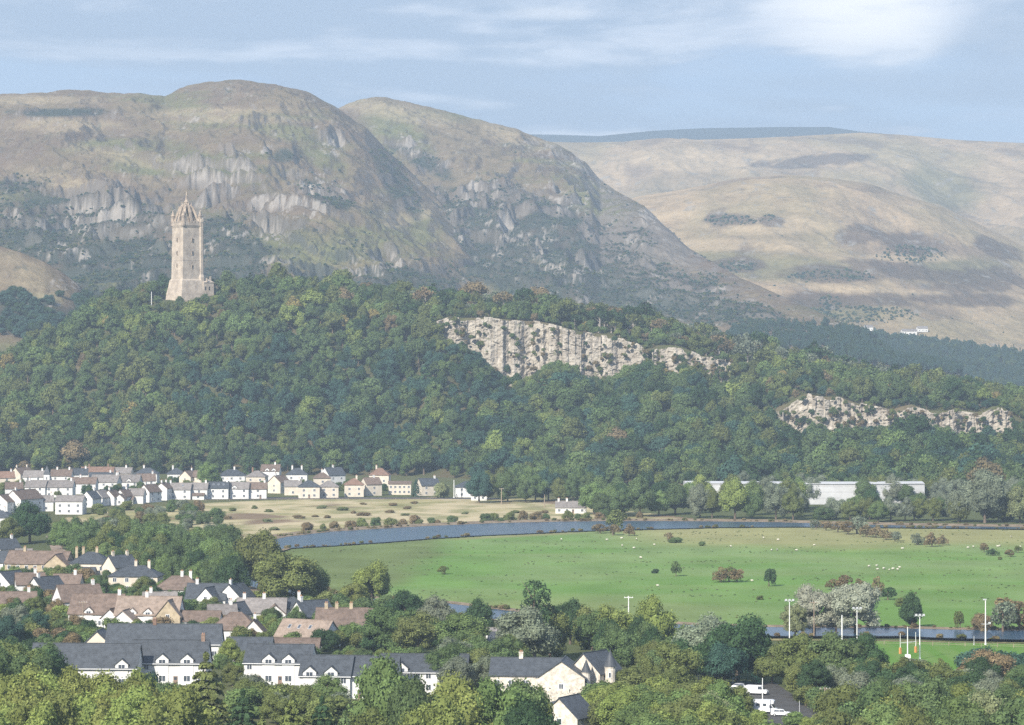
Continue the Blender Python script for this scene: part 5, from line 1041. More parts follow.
fill([(0, 500), (60, 498), (170, 494), (270, 493), (400, 493), (400, 486), (250, 484), (0, 484)], 12, {'bush': .7, 'broad': .3}, {'mid green': .45, 'olive green': .35, 'dark green': .2}, (3, 6), (.9, 1.3), 'among far village houses', 'garden trees of the far village', 42)
TREES[_n:] = [t for t in TREES[_n:] if np.min(np.hypot((HF[:, 0]-t['x'])*.9, HF[:, 1]-t['y'])) > 8]
# belt beyond the river
NOV = [[gp(802, 509), gp(848, 509), gp(848, 522), gp(802, 522)]]
fill([(590, 518), (690, 517), (690, 507), (600, 505)], 11, BL, {'mid green': .5, 'dark green': .3, 'fresh green': .2}, (11, 15.5), (.85, 1.1), 'beyond the river, right of the white cottage', 'trees beyond the far river bank', 20)
fill([(690, 518.5), (800, 519), (800, 507), (690, 506)], 12, BL, {'yellow green': .35, 'grey green': .3, 'fresh green': .2, 'olive green': .15}, (12, 16.5), (.8, 1.0), 'beyond the river, left of warehouse', 'trees beyond the far river bank', 21)
fill([(800, 519.5), (930, 522), (1060, 524), (1060, 511), (800, 510)], 12, {'broad': .8, 'bush': .2}, {'grey green': .35, 'mid green': .3, 'olive green': .2, 'silvery': .05, 'fresh green': .1}, (8.5, 11.5), (.9, 1.2), 'beyond the river, below warehouse', 'trees beyond the far river bank', 22, NOV)
for a in [(824, 520, 7, 10, 'bush', 'mid green', 'low mid green bush before the tallest white wall stretch'), (850, 520, 9, 10, 'broad', 'olive green', 'olive tree before the tallest white wall stretch'), (905, 521, 11, 10, 'broad', 'grey green', 'grey green tree before the right end of the white building'), (836, 519, 10.5, 12, 'broad', 'grey green', 'grey green tree covering part of the long white building'), (872, 519, 14, 13, 'tall', 'dark green', 'dark tree dividing the long white building'), (878, 522, 9.5, 11, 'broad', 'fresh green', 'bright fresh tree beneath the gap in the white building'),
          (985, 523, 24, 22, 'broad', 'grey green', 'very large rounded grey green tree by the far river bank'), (960, 522, 15, 15, 'broad', 'grey green', 'grey green tree left of the very large rounded one'), (1020, 523, 17, 16, 'broad', 'pale green', 'pale green tree at the right frame edge beyond the river'), (640, 517, 19, 15, 'broad', 'mid green', 'tall mid green tree right of the white cottage'), (612, 516, 11, 16, 'bush', 'dark green', 'wide dark bush beside the white cottage'),
          (735, 519, 19, 17, 'broad', 'yellow green', 'tall yellow green tree on the far river bank'), (700, 518, 16, 13, 'broad', 'grey green', 'grey green tree hiding the left end of the long white building'), (752, 519, 13.5, 12, 'broad', 'mid green', 'mid green tree right of the tall yellow green riverside tree'), (776, 519, 17, 14, 'broad', 'grey green', 'tall grey green tree left of the tallest white wall stretch'), (793, 520, 15.5, 12, 'tall', 'olive green', 'olive tree just left of the tallest white wall stretch'), (712, 518, 14, 11, 'tall', 'olive green', 'olive tree left of the tall yellow green riverside tree')]:
    tree(*a, group='trees beyond the far river bank')
fill([(478, 503), (590, 503), (600, 496), (560, 490), (478, 492)], 12, BL, {'mid green': .35, 'fresh green': .3, 'olive green': .2, 'bluish green': .15}, (12, 17), (.8, 1.0), 'behind the white cottage', 'trees at the edge of the wood', 23)
fill([(690, 503), (1060, 507), (1060, 498), (690, 497)], 14, BL, {'grey green': .4, 'mid green': .3, 'olive green': .3}, (10, 14), (.85, 1.05), 'behind the long white warehouse', 'trees at the edge of the wood', 24)
for a in [(208, 488, 15, 14, 'broad', 'fresh green', 'bright round tree at the wood edge above the white terrace'), (416, 497, 9, 7, 'conifer', 'bluish green', 'dark pointed conifer between two village houses'), (441, 498, 9, 9, 'bush', 'pale green', 'pale round tree beside the white villa'), (178, 493, 4.5, 8, 'bush', 'dark green', 'dark bush in front of the long white terrace'), (212, 499, 4, 5, 'bush', 'mid green', 'small bush against the long white terrace')]:
    tree(*a, group='trees of the far village')
# riverside scrub and hawthorns
for a in [(618, 531, 10, 12, 'thorn', 'olive green', 'olive crowned tree at the river edge of the pasture'), (600, 533.5, 4.5, 8, 'thorn', 'russet', 'russet hawthorn left of the olive river edge tree'), (613, 535.5, 5, 8, 'thorn', 'russet', 'russet hawthorn right beneath the olive river edge tree'), (629, 536, 5.5, 6, 'thorn', 'russet', 'russet hawthorn right of the olive river edge tree'),
          (668, 542, 4.2, 5, 'thorn', 'russet', 'small russet hawthorn in the upper pasture'), (675, 543, 2.8, 6, 'bush', 'mid green', 'low green bush beside the small russet hawthorn'), (702, 546, 2.2, 3, 'bush', 'mid green', 'tiny green bush alone in the upper pasture'), (655, 573.5, 2, 2.8, 'bush', 'dark green', 'tiny dark bush in the middle of the pasture'),
          (676, 576.5, 6.0, 4.2, 'thorn', 'mid green', 'upright green hawthorn in the middle of the pasture'), (721, 582.5, 5.6, 6.5, 'thorn', 'russet', 'left of three merged hawthorns in the middle pasture'), (729, 582, 5.8, 6.5, 'thorn', 'olive green', 'middle of three merged hawthorns in the middle pasture'), (737, 582.5, 5.0, 6.2, 'thorn', 'russet', 'right of three merged hawthorns in the middle pasture'),
          (769, 586.5, 6.4, 5.6, 'thorn', 'dark green', 'dark hawthorn standing alone right of the merged three'), (444, 574.5, 3.3, 5.2, 'thorn', 'olive green', 'low olive hawthorn alone in the left pasture'), (878, 597, 7, 4.5, 'thorn', 'russet', 'russet hawthorn right of the silvery willows'), (888, 600, 4.5, 6, 'thorn', 'dark green', 'dark low hawthorn right of the silvery willows'),
          (832, 590, 4, 6, 'thorn', 'russet', 'russet hawthorn peeping over the left silvery willow'), (846, 592, 6, 7, 'thorn', 'russet', 'taller russet hawthorn behind the silvery willows'), (858, 590, 4, 6, 'thorn', 'russet', 'small russet hawthorn behind the right silvery willow'), (903, 607, 3.5, 5, 'bush', 'olive green', 'olive bush left of the dark riverside tree'),
          (814, 633, 14, 15, 'willow', 'silvery', 'left silvery willow on the near river'), (856, 634, 16, 18.5, 'willow', 'silvery', 'large right silvery willow on the near river'), (836, 633, 12, 10, 'willow', 'silvery', 'silvery willow squeezed between the two big ones'), (795, 637, 9.5, 9, 'willow', 'pale green', 'pale willow behind the leftmost floodlight pole'),
          (912, 628.5, 10.2, 8, 'tall', 'dark green', 'dark upright tree by the near river'), (960, 629.5, 5.6, 4, 'thorn', 'olive green', 'thin young tree by the near river'), (982, 631, 5.5, 6.5, 'bush', 'russet', 'brown bush by the near river at right'), (1003, 632, 9.5, 9, 'thorn', 'grey green', 'grey hawthorn by the near river at right'),
          (1004, 622, 8, 7, 'thorn', 'russet', 'russet hawthorn behind the grey one by the near river'), (1019, 630, 9, 9, 'thorn', 'russet', 'russet hawthorn at the right frame edge by the near river'), (1000, 560, 1.5, 2, 'bush', 'olive green', 'tiny olive bush in the right pasture'),
          (984, 552.5, 4.2, 4, 'thorn', 'russet', 'russet hawthorn in the far right pasture'), (993, 556, 3, 5.5, 'thorn', 'dark green', 'low dark hawthorn in the far right pasture'), (1010, 557, 3.2, 4.5, 'thorn', 'russet', 'brown hawthorn near the right frame edge of the pasture'), (1018, 553, 3, 4, 'thorn', 'olive green', 'olive hawthorn at the right frame edge of the pasture'),
          (760, 600, 1.6, 2.5, 'bush', 'olive green', 'tiny olive tussock bush below the lone dark hawthorn'), (943, 545.5, 4.5, 5, 'thorn', 'russet', 'right of the three hawthorns nearest the far river'), (932, 547, 6.2, 7, 'thorn', 'russet', 'middle tallest of three hawthorns nearest the far river'), (917, 545, 5, 7.5, 'thorn', 'grey green', 'left of the three hawthorns nearest the far river')]:
    tree(*a, group='scattered trees and hawthorns around the pasture')
for i, (px, py, h) in enumerate([(816, 529.5, 4.5), (826, 530.5, 4.8), (838, 532.5, 5.5), (848, 534.5, 6), (857, 534, 8), (867, 537, 5.5), (876, 538, 5.2), (886, 540, 5), (895, 541.5, 4.4)]):
    tree(px, py, h, h*1.35, 'thorn', 'russet' if i % 4 else 'grey green', 'russet hawthorn in the row slanting down from the far river, %s from the river' % ordinal(i) if i % 4 else 'greyish hawthorn in the russet row from the far river, %s from the river' % ordinal(i), group='row of hawthorns slanting from the river')
fill([(300, 532.5), (420, 525.5), (560, 520.5), (640, 518.5), (640, 517), (560, 518.5), (420, 523), (300, 530.5)], 9, {'bush': 1}, {'russet': .35, 'olive green': .35, 'mid green': .3}, (2.4, 5), (1.0, 1.5), 'along the meadow river bank', 'bushes along the meadow river bank', 30)
fill([(200, 512), (330, 504), (440, 503), (560, 505), (560, 518), (420, 521), (300, 529), (235, 537)], 24, {'bush': 1}, {'russet': .45, 'olive green': .3, 'pale green': .25}, (.8, 2.2), (1.6, 3.4), 'on the rough straw meadow', 'bushes on the rough straw meadow', 31)

# ---- woodland of the crag: the trees that show largest are things of their own, the rest one mass
r = np.random.default_rng(99); sp_ = 9.4; pts = []
for j, y in enumerate(np.arange(1700, DR+70, sp_)):
    for x in np.arange(-470+(j % 2)*sp_/2, 470, sp_):
        pts.append((x+r.uniform(-.4, .4)*sp_, y+r.uniform(-.4, .4)*sp_))
pts = np.array(pts); fdx = np.interp(pts[:, 0], FX, FD); tt = (pts[:, 1]-fdx)/(DR-fdx)
keep = (tt > -.005) & (np.abs(pts[:, 0]*F/pts[:, 1]) < 640)
TOWER = at(186, 297, 2440)[:2]
keep &= np.hypot(pts[:, 0]-TOWER[0]-5, pts[:, 1]-TOWER[1]+4) > 22
for yc, rows in CL:
    rx = [(q[0]-CX)/F*yc for q in rows]
    keep &= ~((pts[:, 0] > rx[0]-1) & (pts[:, 0] < rx[-1]+1) & (pts[:, 1] > yc-10) & (pts[:, 1] < yc+4.5))
pts = pts[keep]; tt = tt[keep]; n = len(pts); hz = crag_z(pts[:, 0], pts[:, 1])
hpx, hpy = proj(pts[:, 0], pts[:, 1], hz+6)
hh = np.clip(11.2*np.exp(r.normal(0, .27, n)+.45*fbm(pts[:, 0]*.02+3, pts[:, 1]*.02, 3)), 6, 22); hw = hh*r.uniform(.72, 1.25, n)
nn = fbm(pts[:, 0]*.018, pts[:, 1]*.018, 4); n2 = fbm(pts[:, 0]*.05+5, pts[:, 1]*.05, 3)
front = (np.hypot((pts[:, 0]-TOWER[0]-5)/1.2, (pts[:, 1]-TOWER[1]+34)/1.8) < 30); hh = np.where(front, np.minimum(hh, r.uniform(5, 8, n)), hh)
edge_top = (tt > .93) & (hpx > 420); hh = np.where(edge_top, hh*.8, hh)
for yc, rows in CL:   # scrub, not tall trees, at the foot of the faces
    rx = [(q[0]-CX)/F*yc for q in rows]; m = (pts[:, 0] > rx[0]-4) & (pts[:, 0] < rx[-1]+4) & (pts[:, 1] > yc-110) & (pts[:, 1] <= yc-9)
    hh = np.where(m, np.minimum(hh, 8.5+r.uniform(-2.5, 2, n)+.085*(yc-10-pts[:, 1])), hh)
    m = (pts[:, 0] > rx[0]-4) & (pts[:, 0] < rx[-1]+4) & (pts[:, 1] > yc) & (pts[:, 1] < yc+30); hh = np.where(m, np.minimum(hh, 6), hh)
hw = np.minimum(hw, hh*1.1)
lab = np.empty(n, object); kind = np.empty(n, object)
u = r.uniform(0, 1, n)
for i in range(n):
    px, py, a = hpx[i], hpy[i], nn[i]+.25*n2[i]
    right_top = px > 410 and tt[i] > .78
    if right_top and u[i] < .62: kind[i] = 'hill pine'; lab[i] = r.choice(['dark green', 'olive green', 'russet', 'grey green'], p=[.30, .34, .16, .20])
    elif u[i] > .968: kind[i] = 'hill spruce'; lab[i] = 'dark green'
    else:
        kind[i] = 'hill tall' if u[i] < .30 else 'hill broad'
        sun_ = tt[i] > .62 or px < 170  # sunlit crest and left flank are put in as lighter leaf tints
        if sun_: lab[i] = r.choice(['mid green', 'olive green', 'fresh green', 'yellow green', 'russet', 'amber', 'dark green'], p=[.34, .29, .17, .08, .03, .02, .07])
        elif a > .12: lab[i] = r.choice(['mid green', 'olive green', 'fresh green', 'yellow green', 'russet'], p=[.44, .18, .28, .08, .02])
        elif .15 < tt[i] < .68 and 150 < px < 520 and u[i] < .75: lab[i] = r.choice(['bluish green', 'dark green', 'mid green'], p=[.45, .33, .22])  # shade on the middle slope painted in as bluish, darker tints
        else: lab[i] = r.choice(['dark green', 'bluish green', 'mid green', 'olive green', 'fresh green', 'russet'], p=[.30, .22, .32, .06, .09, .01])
# how much of each crown shows: paint discs front to back
own = np.full((725, 1024), -1, int); cnt = np.zeros(n, int)
for t in TREES: t['vis'] = 0
allp = [(t['y'], None, t) for t in TREES]+[(pts[i, 1], i, None) for i in range(n)]
for y, i, t in sorted(allp, key=lambda q: q[0]):
    if i is None: x, z, h, w = t['x'], t['z'], t['h'], t['w']
    else: x, z, h, w = pts[i, 0], hz[i], hh[i], hw[i]
    cxp, cyp = proj(x, y, z+h*.58); rx_, ry_ = w*.48*F/y, h*.42*F/y
    x0, x1, y0, y1 = int(max(0, cxp-rx_)), int(min(1024, cxp+rx_+1)), int(max(0, cyp-ry_)), int(min(725, cyp+ry_+1))
    if x1 <= x0 or y1 <= y0: continue
    yy, xx = np.mgrid[y0:y1, x0:x1]; m = (((xx-cxp)/max(rx_, .5))**2+((yy-cyp)/max(ry_, .5))**2 < 1) & (own[y0:y1, x0:x1] < 0)
    own[y0:y1, x0:x1][m] = 1
    if i is not None: cnt[i] = m.sum()
    else: t['vis'] = int(m.sum()); t['frac'] = t['vis']/max(1, 3.14*rx_*ry_)
TREES = [t for t in TREES if t['label'] or (t['vis'] > 12 and (t.get('frac', 0) > .10 or t['vis'] > 50))]
MASSES = {}
for nm_ in ('broadleaf_tree', 'bush'):
    v_ = sorted([t for t in TREES if NAMES[t['kind']] == nm_], key=lambda t: (t['label'] is None, -t['vis'])); MASSES[nm_] = v_[292:]
_drop = {id(t) for v_ in MASSES.values() for t in v_}; TREES = [t for t in TREES if id(t) not in _drop]
print('near trees', len(TREES), {k: sum(1 for t in TREES if NAMES[t['kind']] == k) for k in set(NAMES.values())})
big = set(np.argsort(-cnt)[:300].tolist())
def hill_where(px, py):
    if py < 318 and 95 < px < 285: return 'around the stone tower'
    if px <= 110: return 'on the left flank of the crag'
    if px < 430 and py < 335: return 'on the crest right of the tower'
    if 430 <= px < 740 and py < 350: return 'on the crest above the pale cliff'
    if 430 <= px < 740 and py < 410: return 'below the tall pale cliff'
    if px >= 740 and py < 412: return 'on the crest above the pink cliff'
    if px >= 740 and py < 455: return 'just below the pink cliff'
    if px >= 740: return 'at the right foot of the crag'
    if px < 270 and py < 385: return 'on the slope under the stone tower'
    if px < 270: return 'on the slope above white village'
    if px < 430 and py < 400: return 'on the middle slope right of the tower'
    if px < 430: return 'on the slope above cream houses'
    if py < 455: return 'low on the slope under pale cliff'
    return 'at the wood edge behind the cottage'
for i in sorted(big):
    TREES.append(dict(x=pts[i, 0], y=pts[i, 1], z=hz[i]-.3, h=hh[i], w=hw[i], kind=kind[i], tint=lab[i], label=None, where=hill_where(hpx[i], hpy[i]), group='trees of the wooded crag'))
# labels that single out: rank within every set of look-alikes
sets = {}
for t in TREES:
    if t['label'] is None: sets.setdefault((t['tint'], WORD[t['kind']], t['where']), []).append(t)
for (ti, wd, wh), v in sets.items():
    v.sort(key=lambda t: t['x']/t['y'])
    if len(v) == 1: v[0]['label'] = f'{ti} {wd} {wh}'
    elif len(v) == 2:
        for t, s_ in zip(v, ('left', 'right')): t['label'] = f'{ti} {wd} {wh}, the {s_} of two'
    else:
        for i, t in enumerate(v): t['label'] = f'{ti} {wd} {wh}, {ordinal(i)} from left'
vr = np.random.default_rng(17)
for t in TREES:
    me, tr = PROTO[t['kind']][int(vr.integers(len(PROTO[t['kind']])))]; nm = NAMES[t['kind']]
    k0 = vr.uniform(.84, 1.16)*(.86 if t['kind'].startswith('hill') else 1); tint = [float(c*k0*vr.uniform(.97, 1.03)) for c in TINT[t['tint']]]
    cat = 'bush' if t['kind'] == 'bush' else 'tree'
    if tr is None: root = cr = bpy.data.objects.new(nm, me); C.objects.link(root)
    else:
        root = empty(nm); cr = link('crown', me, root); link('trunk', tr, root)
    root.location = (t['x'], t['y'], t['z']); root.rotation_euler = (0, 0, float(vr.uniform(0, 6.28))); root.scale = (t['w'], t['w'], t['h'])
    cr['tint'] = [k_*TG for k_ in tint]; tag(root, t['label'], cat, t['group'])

def mass(name, P, sc, rot, tint, pid, kinds):
    """one object of many plants nobody could count: instances on a cloud of points"""
    me = bpy.data.meshes.new(name); me.vertices.add(len(P)); me.vertices.foreach_set('co', np.asarray(P, np.float32).ravel())
    for nm, ty, d in (('scl', 'FLOAT_VECTOR', sc), ('rot', 'FLOAT_VECTOR', rot), ('tint', 'FLOAT_VECTOR', np.asarray(tint)*TG), ('pid', 'INT', pid)):
        a = me.attributes.new(nm, ty, 'POINT'); a.data.foreach_set('value' if ty == 'INT' else 'vector', np.asarray(d, np.int32 if ty == 'INT' else np.float32).ravel())
    o = link(name, me); tag(o, kind='stuff')
    g = bpy.data.node_groups.new(name, 'GeometryNodeTree'); g.interface.new_socket('Geometry', in_out='INPUT', socket_type='NodeSocketGeometry'); g.interface.new_socket('Geometry', in_out='OUTPUT', socket_type='NodeSocketGeometry')
    gi, go = g.nodes.new('NodeGroupInput'), g.nodes.new('NodeGroupOutput')
    def at_(nm, ty):
        q = g.nodes.new('GeometryNodeInputNamedAttribute'); q.data_type = ty; q.inputs[0].default_value = nm; return [s for s in q.outputs if s.enabled and s.name == 'Attribute'][0]
    jn = g.nodes.new('GeometryNodeJoinGeometry'); last = None
    outs = []
    for k, kd in enumerate(kinds):
        src = bpy.data.objects.new(name+'_plant', PROTO[kd[0]][kd[1]][0])     # shape source only; drawn through this mass
        oi = g.nodes.new('GeometryNodeObjectInfo'); oi.inputs[0].default_value = src; oi.transform_space = 'ORIGINAL'
        ip = g.nodes.new('GeometryNodeInstanceOnPoints'); g.links.new(gi.outputs[0], ip.inputs['Points']); g.links.new(oi.outputs['Geometry'], ip.inputs['Instance'])
        cm = g.nodes.new('FunctionNodeCompare'); cm.data_type = 'INT'; cm.operation = 'EQUAL'
        ii = [s for s in cm.inputs if s.enabled]; g.links.new(at_('pid', 'INT'), ii[0]); ii[1].default_value = k
        g.links.new(cm.outputs[0], ip.inputs['Selection']); g.links.new(at_('rot', 'FLOAT_VECTOR'), ip.inputs['Rotation']); g.links.new(at_('scl', 'FLOAT_VECTOR'), ip.inputs['Scale'])
        g.links.new(ip.outputs[0], jn.inputs[0])
    g.links.new(jn.outputs[0], go.inputs[0]); md = o.modifiers.new('plants', 'NODES'); md.node_group = g; return o
KV = [(k, i) for k in ('broad', 'tall', 'bush') for i in range(len(PROTO[k]))]
for nm_, ob_ in (('broadleaf_tree', 'valley_woodland'), ('bush', 'valley_undergrowth')):
    v_ = MASSES[nm_]
    if v_: mass(ob_, [(t['x'], t['y'], t['z']) for t in v_], [(t['w'], t['w'], t['h']) for t in v_], [(0, 0, float(vr.uniform(0, 6.28))) for t in v_], [TINT[t['tint']] for t in v_], [KV.index((t['kind'], int(vr.integers(len(PROTO[t['kind']]))))) for t in v_], KV)
rest = np.array([i for i in range(n) if i not in big])
ex = []     # shrubs rooted on the ledges of the cliffs
for (yc, rows), nb_, clump in zip(CL, (150, 70, 190), (1.0, 1.0, 1.0)):
    px_c = r.uniform(rows[0][0], rows[-1][0], nb_); 
    for q in px_c:
        if noise2(np.array([q*.09]), np.array([yc*.1]))[0] < -.05 and r.uniform() < .7: continue
        tp_, bt_ = np.interp(q, [w[0] for w in rows], [w[1] for w in rows]), np.interp(q, [w[0] for w in rows], [w[2] for w in rows])
        t_ = r.beta(1.1, .7); X_, Y_, Z_ = at(q, tp_+(bt_-tp_)*t_, yc-3.5-1.5*t_); ex.append((X_, Y_, Z_-1.2, r.uniform(1.6, 4.6)))
ex = np.array(ex)
KN = [('hill broad', i) for i in range(6)]+[('hill tall', i) for i in range(2)]+[('hill pine', i) for i in range(3)]+[('hill spruce', i) for i in range(2)]
def pid_of(k):
    c = [j for j, q in enumerate(KN) if q[0] == k]; return c[int(vr.integers(len(c)))]
ne = len(ex); et = r.choice(['olive green', 'mid green', 'russet', 'dark green'], ne)
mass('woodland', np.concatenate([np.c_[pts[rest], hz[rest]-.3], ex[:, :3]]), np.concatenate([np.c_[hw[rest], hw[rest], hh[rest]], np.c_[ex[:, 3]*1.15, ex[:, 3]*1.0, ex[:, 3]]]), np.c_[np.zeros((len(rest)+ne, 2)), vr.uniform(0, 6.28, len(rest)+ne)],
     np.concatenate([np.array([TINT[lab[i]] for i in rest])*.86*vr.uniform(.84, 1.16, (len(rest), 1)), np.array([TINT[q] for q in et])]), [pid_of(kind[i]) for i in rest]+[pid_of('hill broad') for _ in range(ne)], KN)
def on_hill(hl, cnt_, test, seed, hr, tnt):
    X, D, Z, PX, PY = hl; r = np.random.default_rng(seed); out = []
    f = np.arange(X.size); px, py = PX.ravel(), PY.ravel(); w = test(px, py, X.ravel(), D.ravel()); w = w/w.sum(); s = r.choice(f, cnt_, p=w)
    h = r.uniform(*hr, cnt_)
    j = r.normal(0, 1.5, (cnt_, 2))
    return np.c_[X.ravel()[s]+j[:, 0], D.ravel()[s]+j[:, 1], Z.ravel()[s]-h*.15], h, np.array([TINT[q] for q in r.choice(tnt, cnt_)])
parts = [on_hill(HILLA, 7000, lambda px, py, X, D: ell(px, py, DARK_A, .45, fbm(X*.006, D*.004, 5, .6)*.9+fbm(X*.022, D*.012, 5)*.9)*(py > 150)+.02*(py > 170)+3*np.clip(ell(px, py, [(196, 262, 9, 6), (148, 244, 3, 2), (128, 262, 10, 8), (20, 322, 16, 10), (60, 320, 30, 12), (10, 235, 5, 4)], .3), 0, 1), 1, (1.2, 3.6), ['dark green', 'bluish green', 'olive green']),
         on_hill(HILLB, 6000, lambda px, py, X, D: ell(px, py, DARK_B, .45, fbm(X*.006, D*.004, 5, .6)*.9+fbm(X*.022, D*.012, 5)*.9)*(py > 150)+.01*(py > 170), 2, (1.2, 3.6), ['dark green', 'bluish green', 'olive green']),
         on_hill(HILLK, 260, lambda px, py, X, D: ell(px, py, [(100, 318, 30, 25), (30, 325, 40, 14), (12, 300, 12, 8), (45, 312, 14, 10)], .4)+.002, 3, (4, 10), ['dark green', 'bluish green']),
         on_hill(HILLM, 900, lambda px, py, X, D: ell(px, py, [(730, 221, 24, 5), (770, 220, 10, 4), (835, 276, 40, 6), (735, 267, 22, 5), (910, 255, 30, 8), (830, 305, 10, 10), (850, 315, 60, 8)], .5)*(D < 6000)+.003*(py > 230), 4, (1.5, 4.5), ['dark green', 'bluish green', 'olive green'])]
P = np.concatenate([q[0] for q in parts]); hq = np.concatenate([q[1] for q in parts]); tq = np.concatenate([q[2] for q in parts])
KB = [('hill broad', i) for i in range(6)]
mass('hillside_scrub', P, np.c_[hq*1.35, hq*1.35, hq], np.c_[np.zeros((len(P), 2)), vr.uniform(0, 6.28, len(P))], tq*.9, vr.integers(0, 6, len(P)), KB)
# dark plantation on the low ground behind the crag
LIMX = [560, 700, 770, 790, 830, 870, 905, 950, 985, 1024, 1120]; LIMY = [352, 336, 327, 326, 326, 336, 341, 345, 350, 356, 364]
LIMF = lambda px, py, X, D: (py > np.interp(px, LIMX, LIMY))*(fbm(X*.006, D*.006+4, 3) > -.30)*(px < 1110)*1.0+1e-9
qb = on_hill(HILLB, 1500, lambda px, py, X, D: LIMF(px, py, X, D)*(px > 560)+1e-9, 18, (8, 13), ['bluish green']*6+['dark green']*4)
q, hq, tq = on_hill(HILLM, 5200, lambda px, py, X, D: (py > np.interp(px, LIMX, LIMY))*(fbm(X*.006, D*.006+4, 3) > -.30)*(px < 1110)*1.0+1e-9, 8, (9, 15), ['bluish green']*6+['dark green']*4+['mid green'])
q, hq, tq = np.concatenate([q, qb[0]]), np.concatenate([hq, qb[1]]), np.concatenate([tq, qb[2]]); tq = tq*.75; r = np.random.default_rng(8)
KP = [('hill spruce', 0), ('hill spruce', 1), ('hill broad', 0), ('hill broad', 3), ('hill tall', 0)]
mass('far_woods', q, np.c_[hq*.75, hq*.75, hq], np.c_[np.zeros((len(q), 2)), r.uniform(0, 6.28, len(q))], tq, r.integers(0, 5, len(q)), KP)

# reeds and rank grass along the river, tussocks in the pasture
r = np.random.default_rng(31); P = []
for A_, s_, w_ in ((OW, sgn, 3.0), (IW, -sgn, 1.2)):
    Q = offset(A_, s_*.4); k = r.integers(0, len(Q)-1, 1500); f = r.uniform(0, 1, 1500)[:, None]; q = Q[k]*(1-f)+Q[k+1]*f
    keep_ = fbm(q[:, 0]*.03, q[:, 1]*.03, 3) > -.12; q = q+r.normal(0, w_*.5, q.shape); P.append(q[keep_ & (q[:, 0] < 420)])
P = np.concatenate(P); P = P[in_poly(P[:, 0], P[:, 1], RIVER) == False]; hq = r.uniform(.5, 1.7, len(P)); RT_ = {'straw': (.13, .11, .055), 'olive': (.07, .08, .03), 'brown': (.09, .07, .04)}
mass('bank_reeds', np.c_[P, np.full(len(P), .1)], np.c_[hq*1.5, hq*1.5, hq], np.c_[np.zeros((len(P), 2)), r.uniform(0, 6.28, len(P))], [RT_[q] for q in r.choice(list(RT_), len(P), p=[.4, .4, .2])], r.integers(0, 6, len(P)), KB)
X, Y = r.uniform(-160, 420, 9000), r.uniform(940, 1500, 9000)
ok = in_poly(X, Y, FIELD) & (fbm(X*.02, Y*.045+9, 5, .6) > .10); X, Y = X[ok], Y[ok]; hq = r.uniform(.15, .38, len(X))
mass('pasture_tussocks', np.c_[X, Y, np.full(len(X), .06)], np.c_[hq*3, hq*3, hq], np.c_[np.zeros((len(X), 2)), r.uniform(0, 6.28, len(X))], [((.085, .130, .042), (.115, .125, .055))[i] for i in r.integers(0, 2, len(X))], r.integers(0, 6, len(X)), KB)
# ---------------------------------------------------------------- poles, goals, fence, vehicles, sheep
def standing(px, top, base, name, label, cat, mat='pole', r=.16, head=None, group=None, z=None, d=None):
    x, y = gp(px, base) if d is None else ((px-CX)/F*d, d); h = (base-top)*y/F; z = 0 if z is None else z
    root = empty(name, (x, y, z)); tag(root, label, cat, group)
    mb = MB(); mb.tube((0, 0, -.2), (0, 0, h), r, r*.62, 8); mb.tube((0, 0, -.2), (0, 0, .5), r*1.5, r*1.5, 8); mb.build('post', M[mat], root)
    if head == 'flood':
        mb = MB(); mb.box(-1.3, 1.3, -.08, .08, h-.1, h+.05); mb.build('crossbar', M[mat], root)
        for q in (-.95, 0, .95): mb = MB(Tm(q, -.18, 0)); mb.box(-.33, .33, -.16, .16, h+.05, h+.55, 0, .04); mb.build('lamp', M['steel'], root)
    elif head == 'tee':
        mb = MB(); mb.box(-1.2, 1.2, -.06, .06, h-.5, h-.36); mb.build('crossarm', M[mat], root)
        for q in (-1.05, -.35, .35, 1.05): mb = MB(); mb.tube((q, 0, h-.36), (q, 0, h-.1), .05, .04, 6); mb.build('insulator', M['frame'], root)
    elif head == 'lamp':
        mb = MB(); mb.box(-.08, 1.3, -.05, .05, h-.06, h+.04); mb.build('arm', M[mat], root); mb = MB(); mb.box(.9, 1.9, -.2, .2, h-.08, h+.12, 0, .05); mb.build('lamp_head', M['frame'], root)
    elif head == 'mid':
        mb = MB(); mb.box(-1.1, 1.3, -.08, .08, h*.46, h*.46+.14); mb.box(.7, 1.4, -.2, .2, h*.46+.14, h*.46+.6); mb.build('lower_lamp', M['steel'], root); mb = MB(); mb.box(-.7, .3, -.16, .16, h-.05, h+.3); mb.build('lamp', M['steel'], root)
    return root
GP = 'floodlight poles of the rugby ground'
standing(789.5, 601, 641, 'floodlight_pole', 'white floodlight pole furthest left, before the pale willow', 'pole', head='flood', group=GP)
standing(814, 601, 638, 'floodlight_pole', 'weathered brownish pole in front of the left silvery willow', 'pole', 'woodpole', head='tee', group=GP)
standing(842, 615, 645, 'floodlight_pole', 'short thick white pole below the large silvery willow', 'pole', r=.22, group=GP)
standing(857, 609, 644, 'floodlight_pole', 'white pole with flat lamp bar in front of the large silvery willow', 'pole', head='flood', group=GP)
standing(919.8, 616, 659.5, 'floodlight_pole', 'white floodlight pole just right of the rugby goal', 'pole', head='flood', group=GP)
standing(985.5, 600, 645, 'floodlight_pole', 'tall white pole with lamps at top and half height', 'pole', head='mid', r=.2, group=GP)
standing(974, 636, 645.5, 'floodlight_pole', 'stubby grey post left of the tall white two lamp pole', 'pole', 'steel', r=.12, group=GP)
standing(907.6, 627, 662, 'floodlight_pole', 'white pole with white padded foot between the goal uprights', 'pole', r=.17, group=GP)
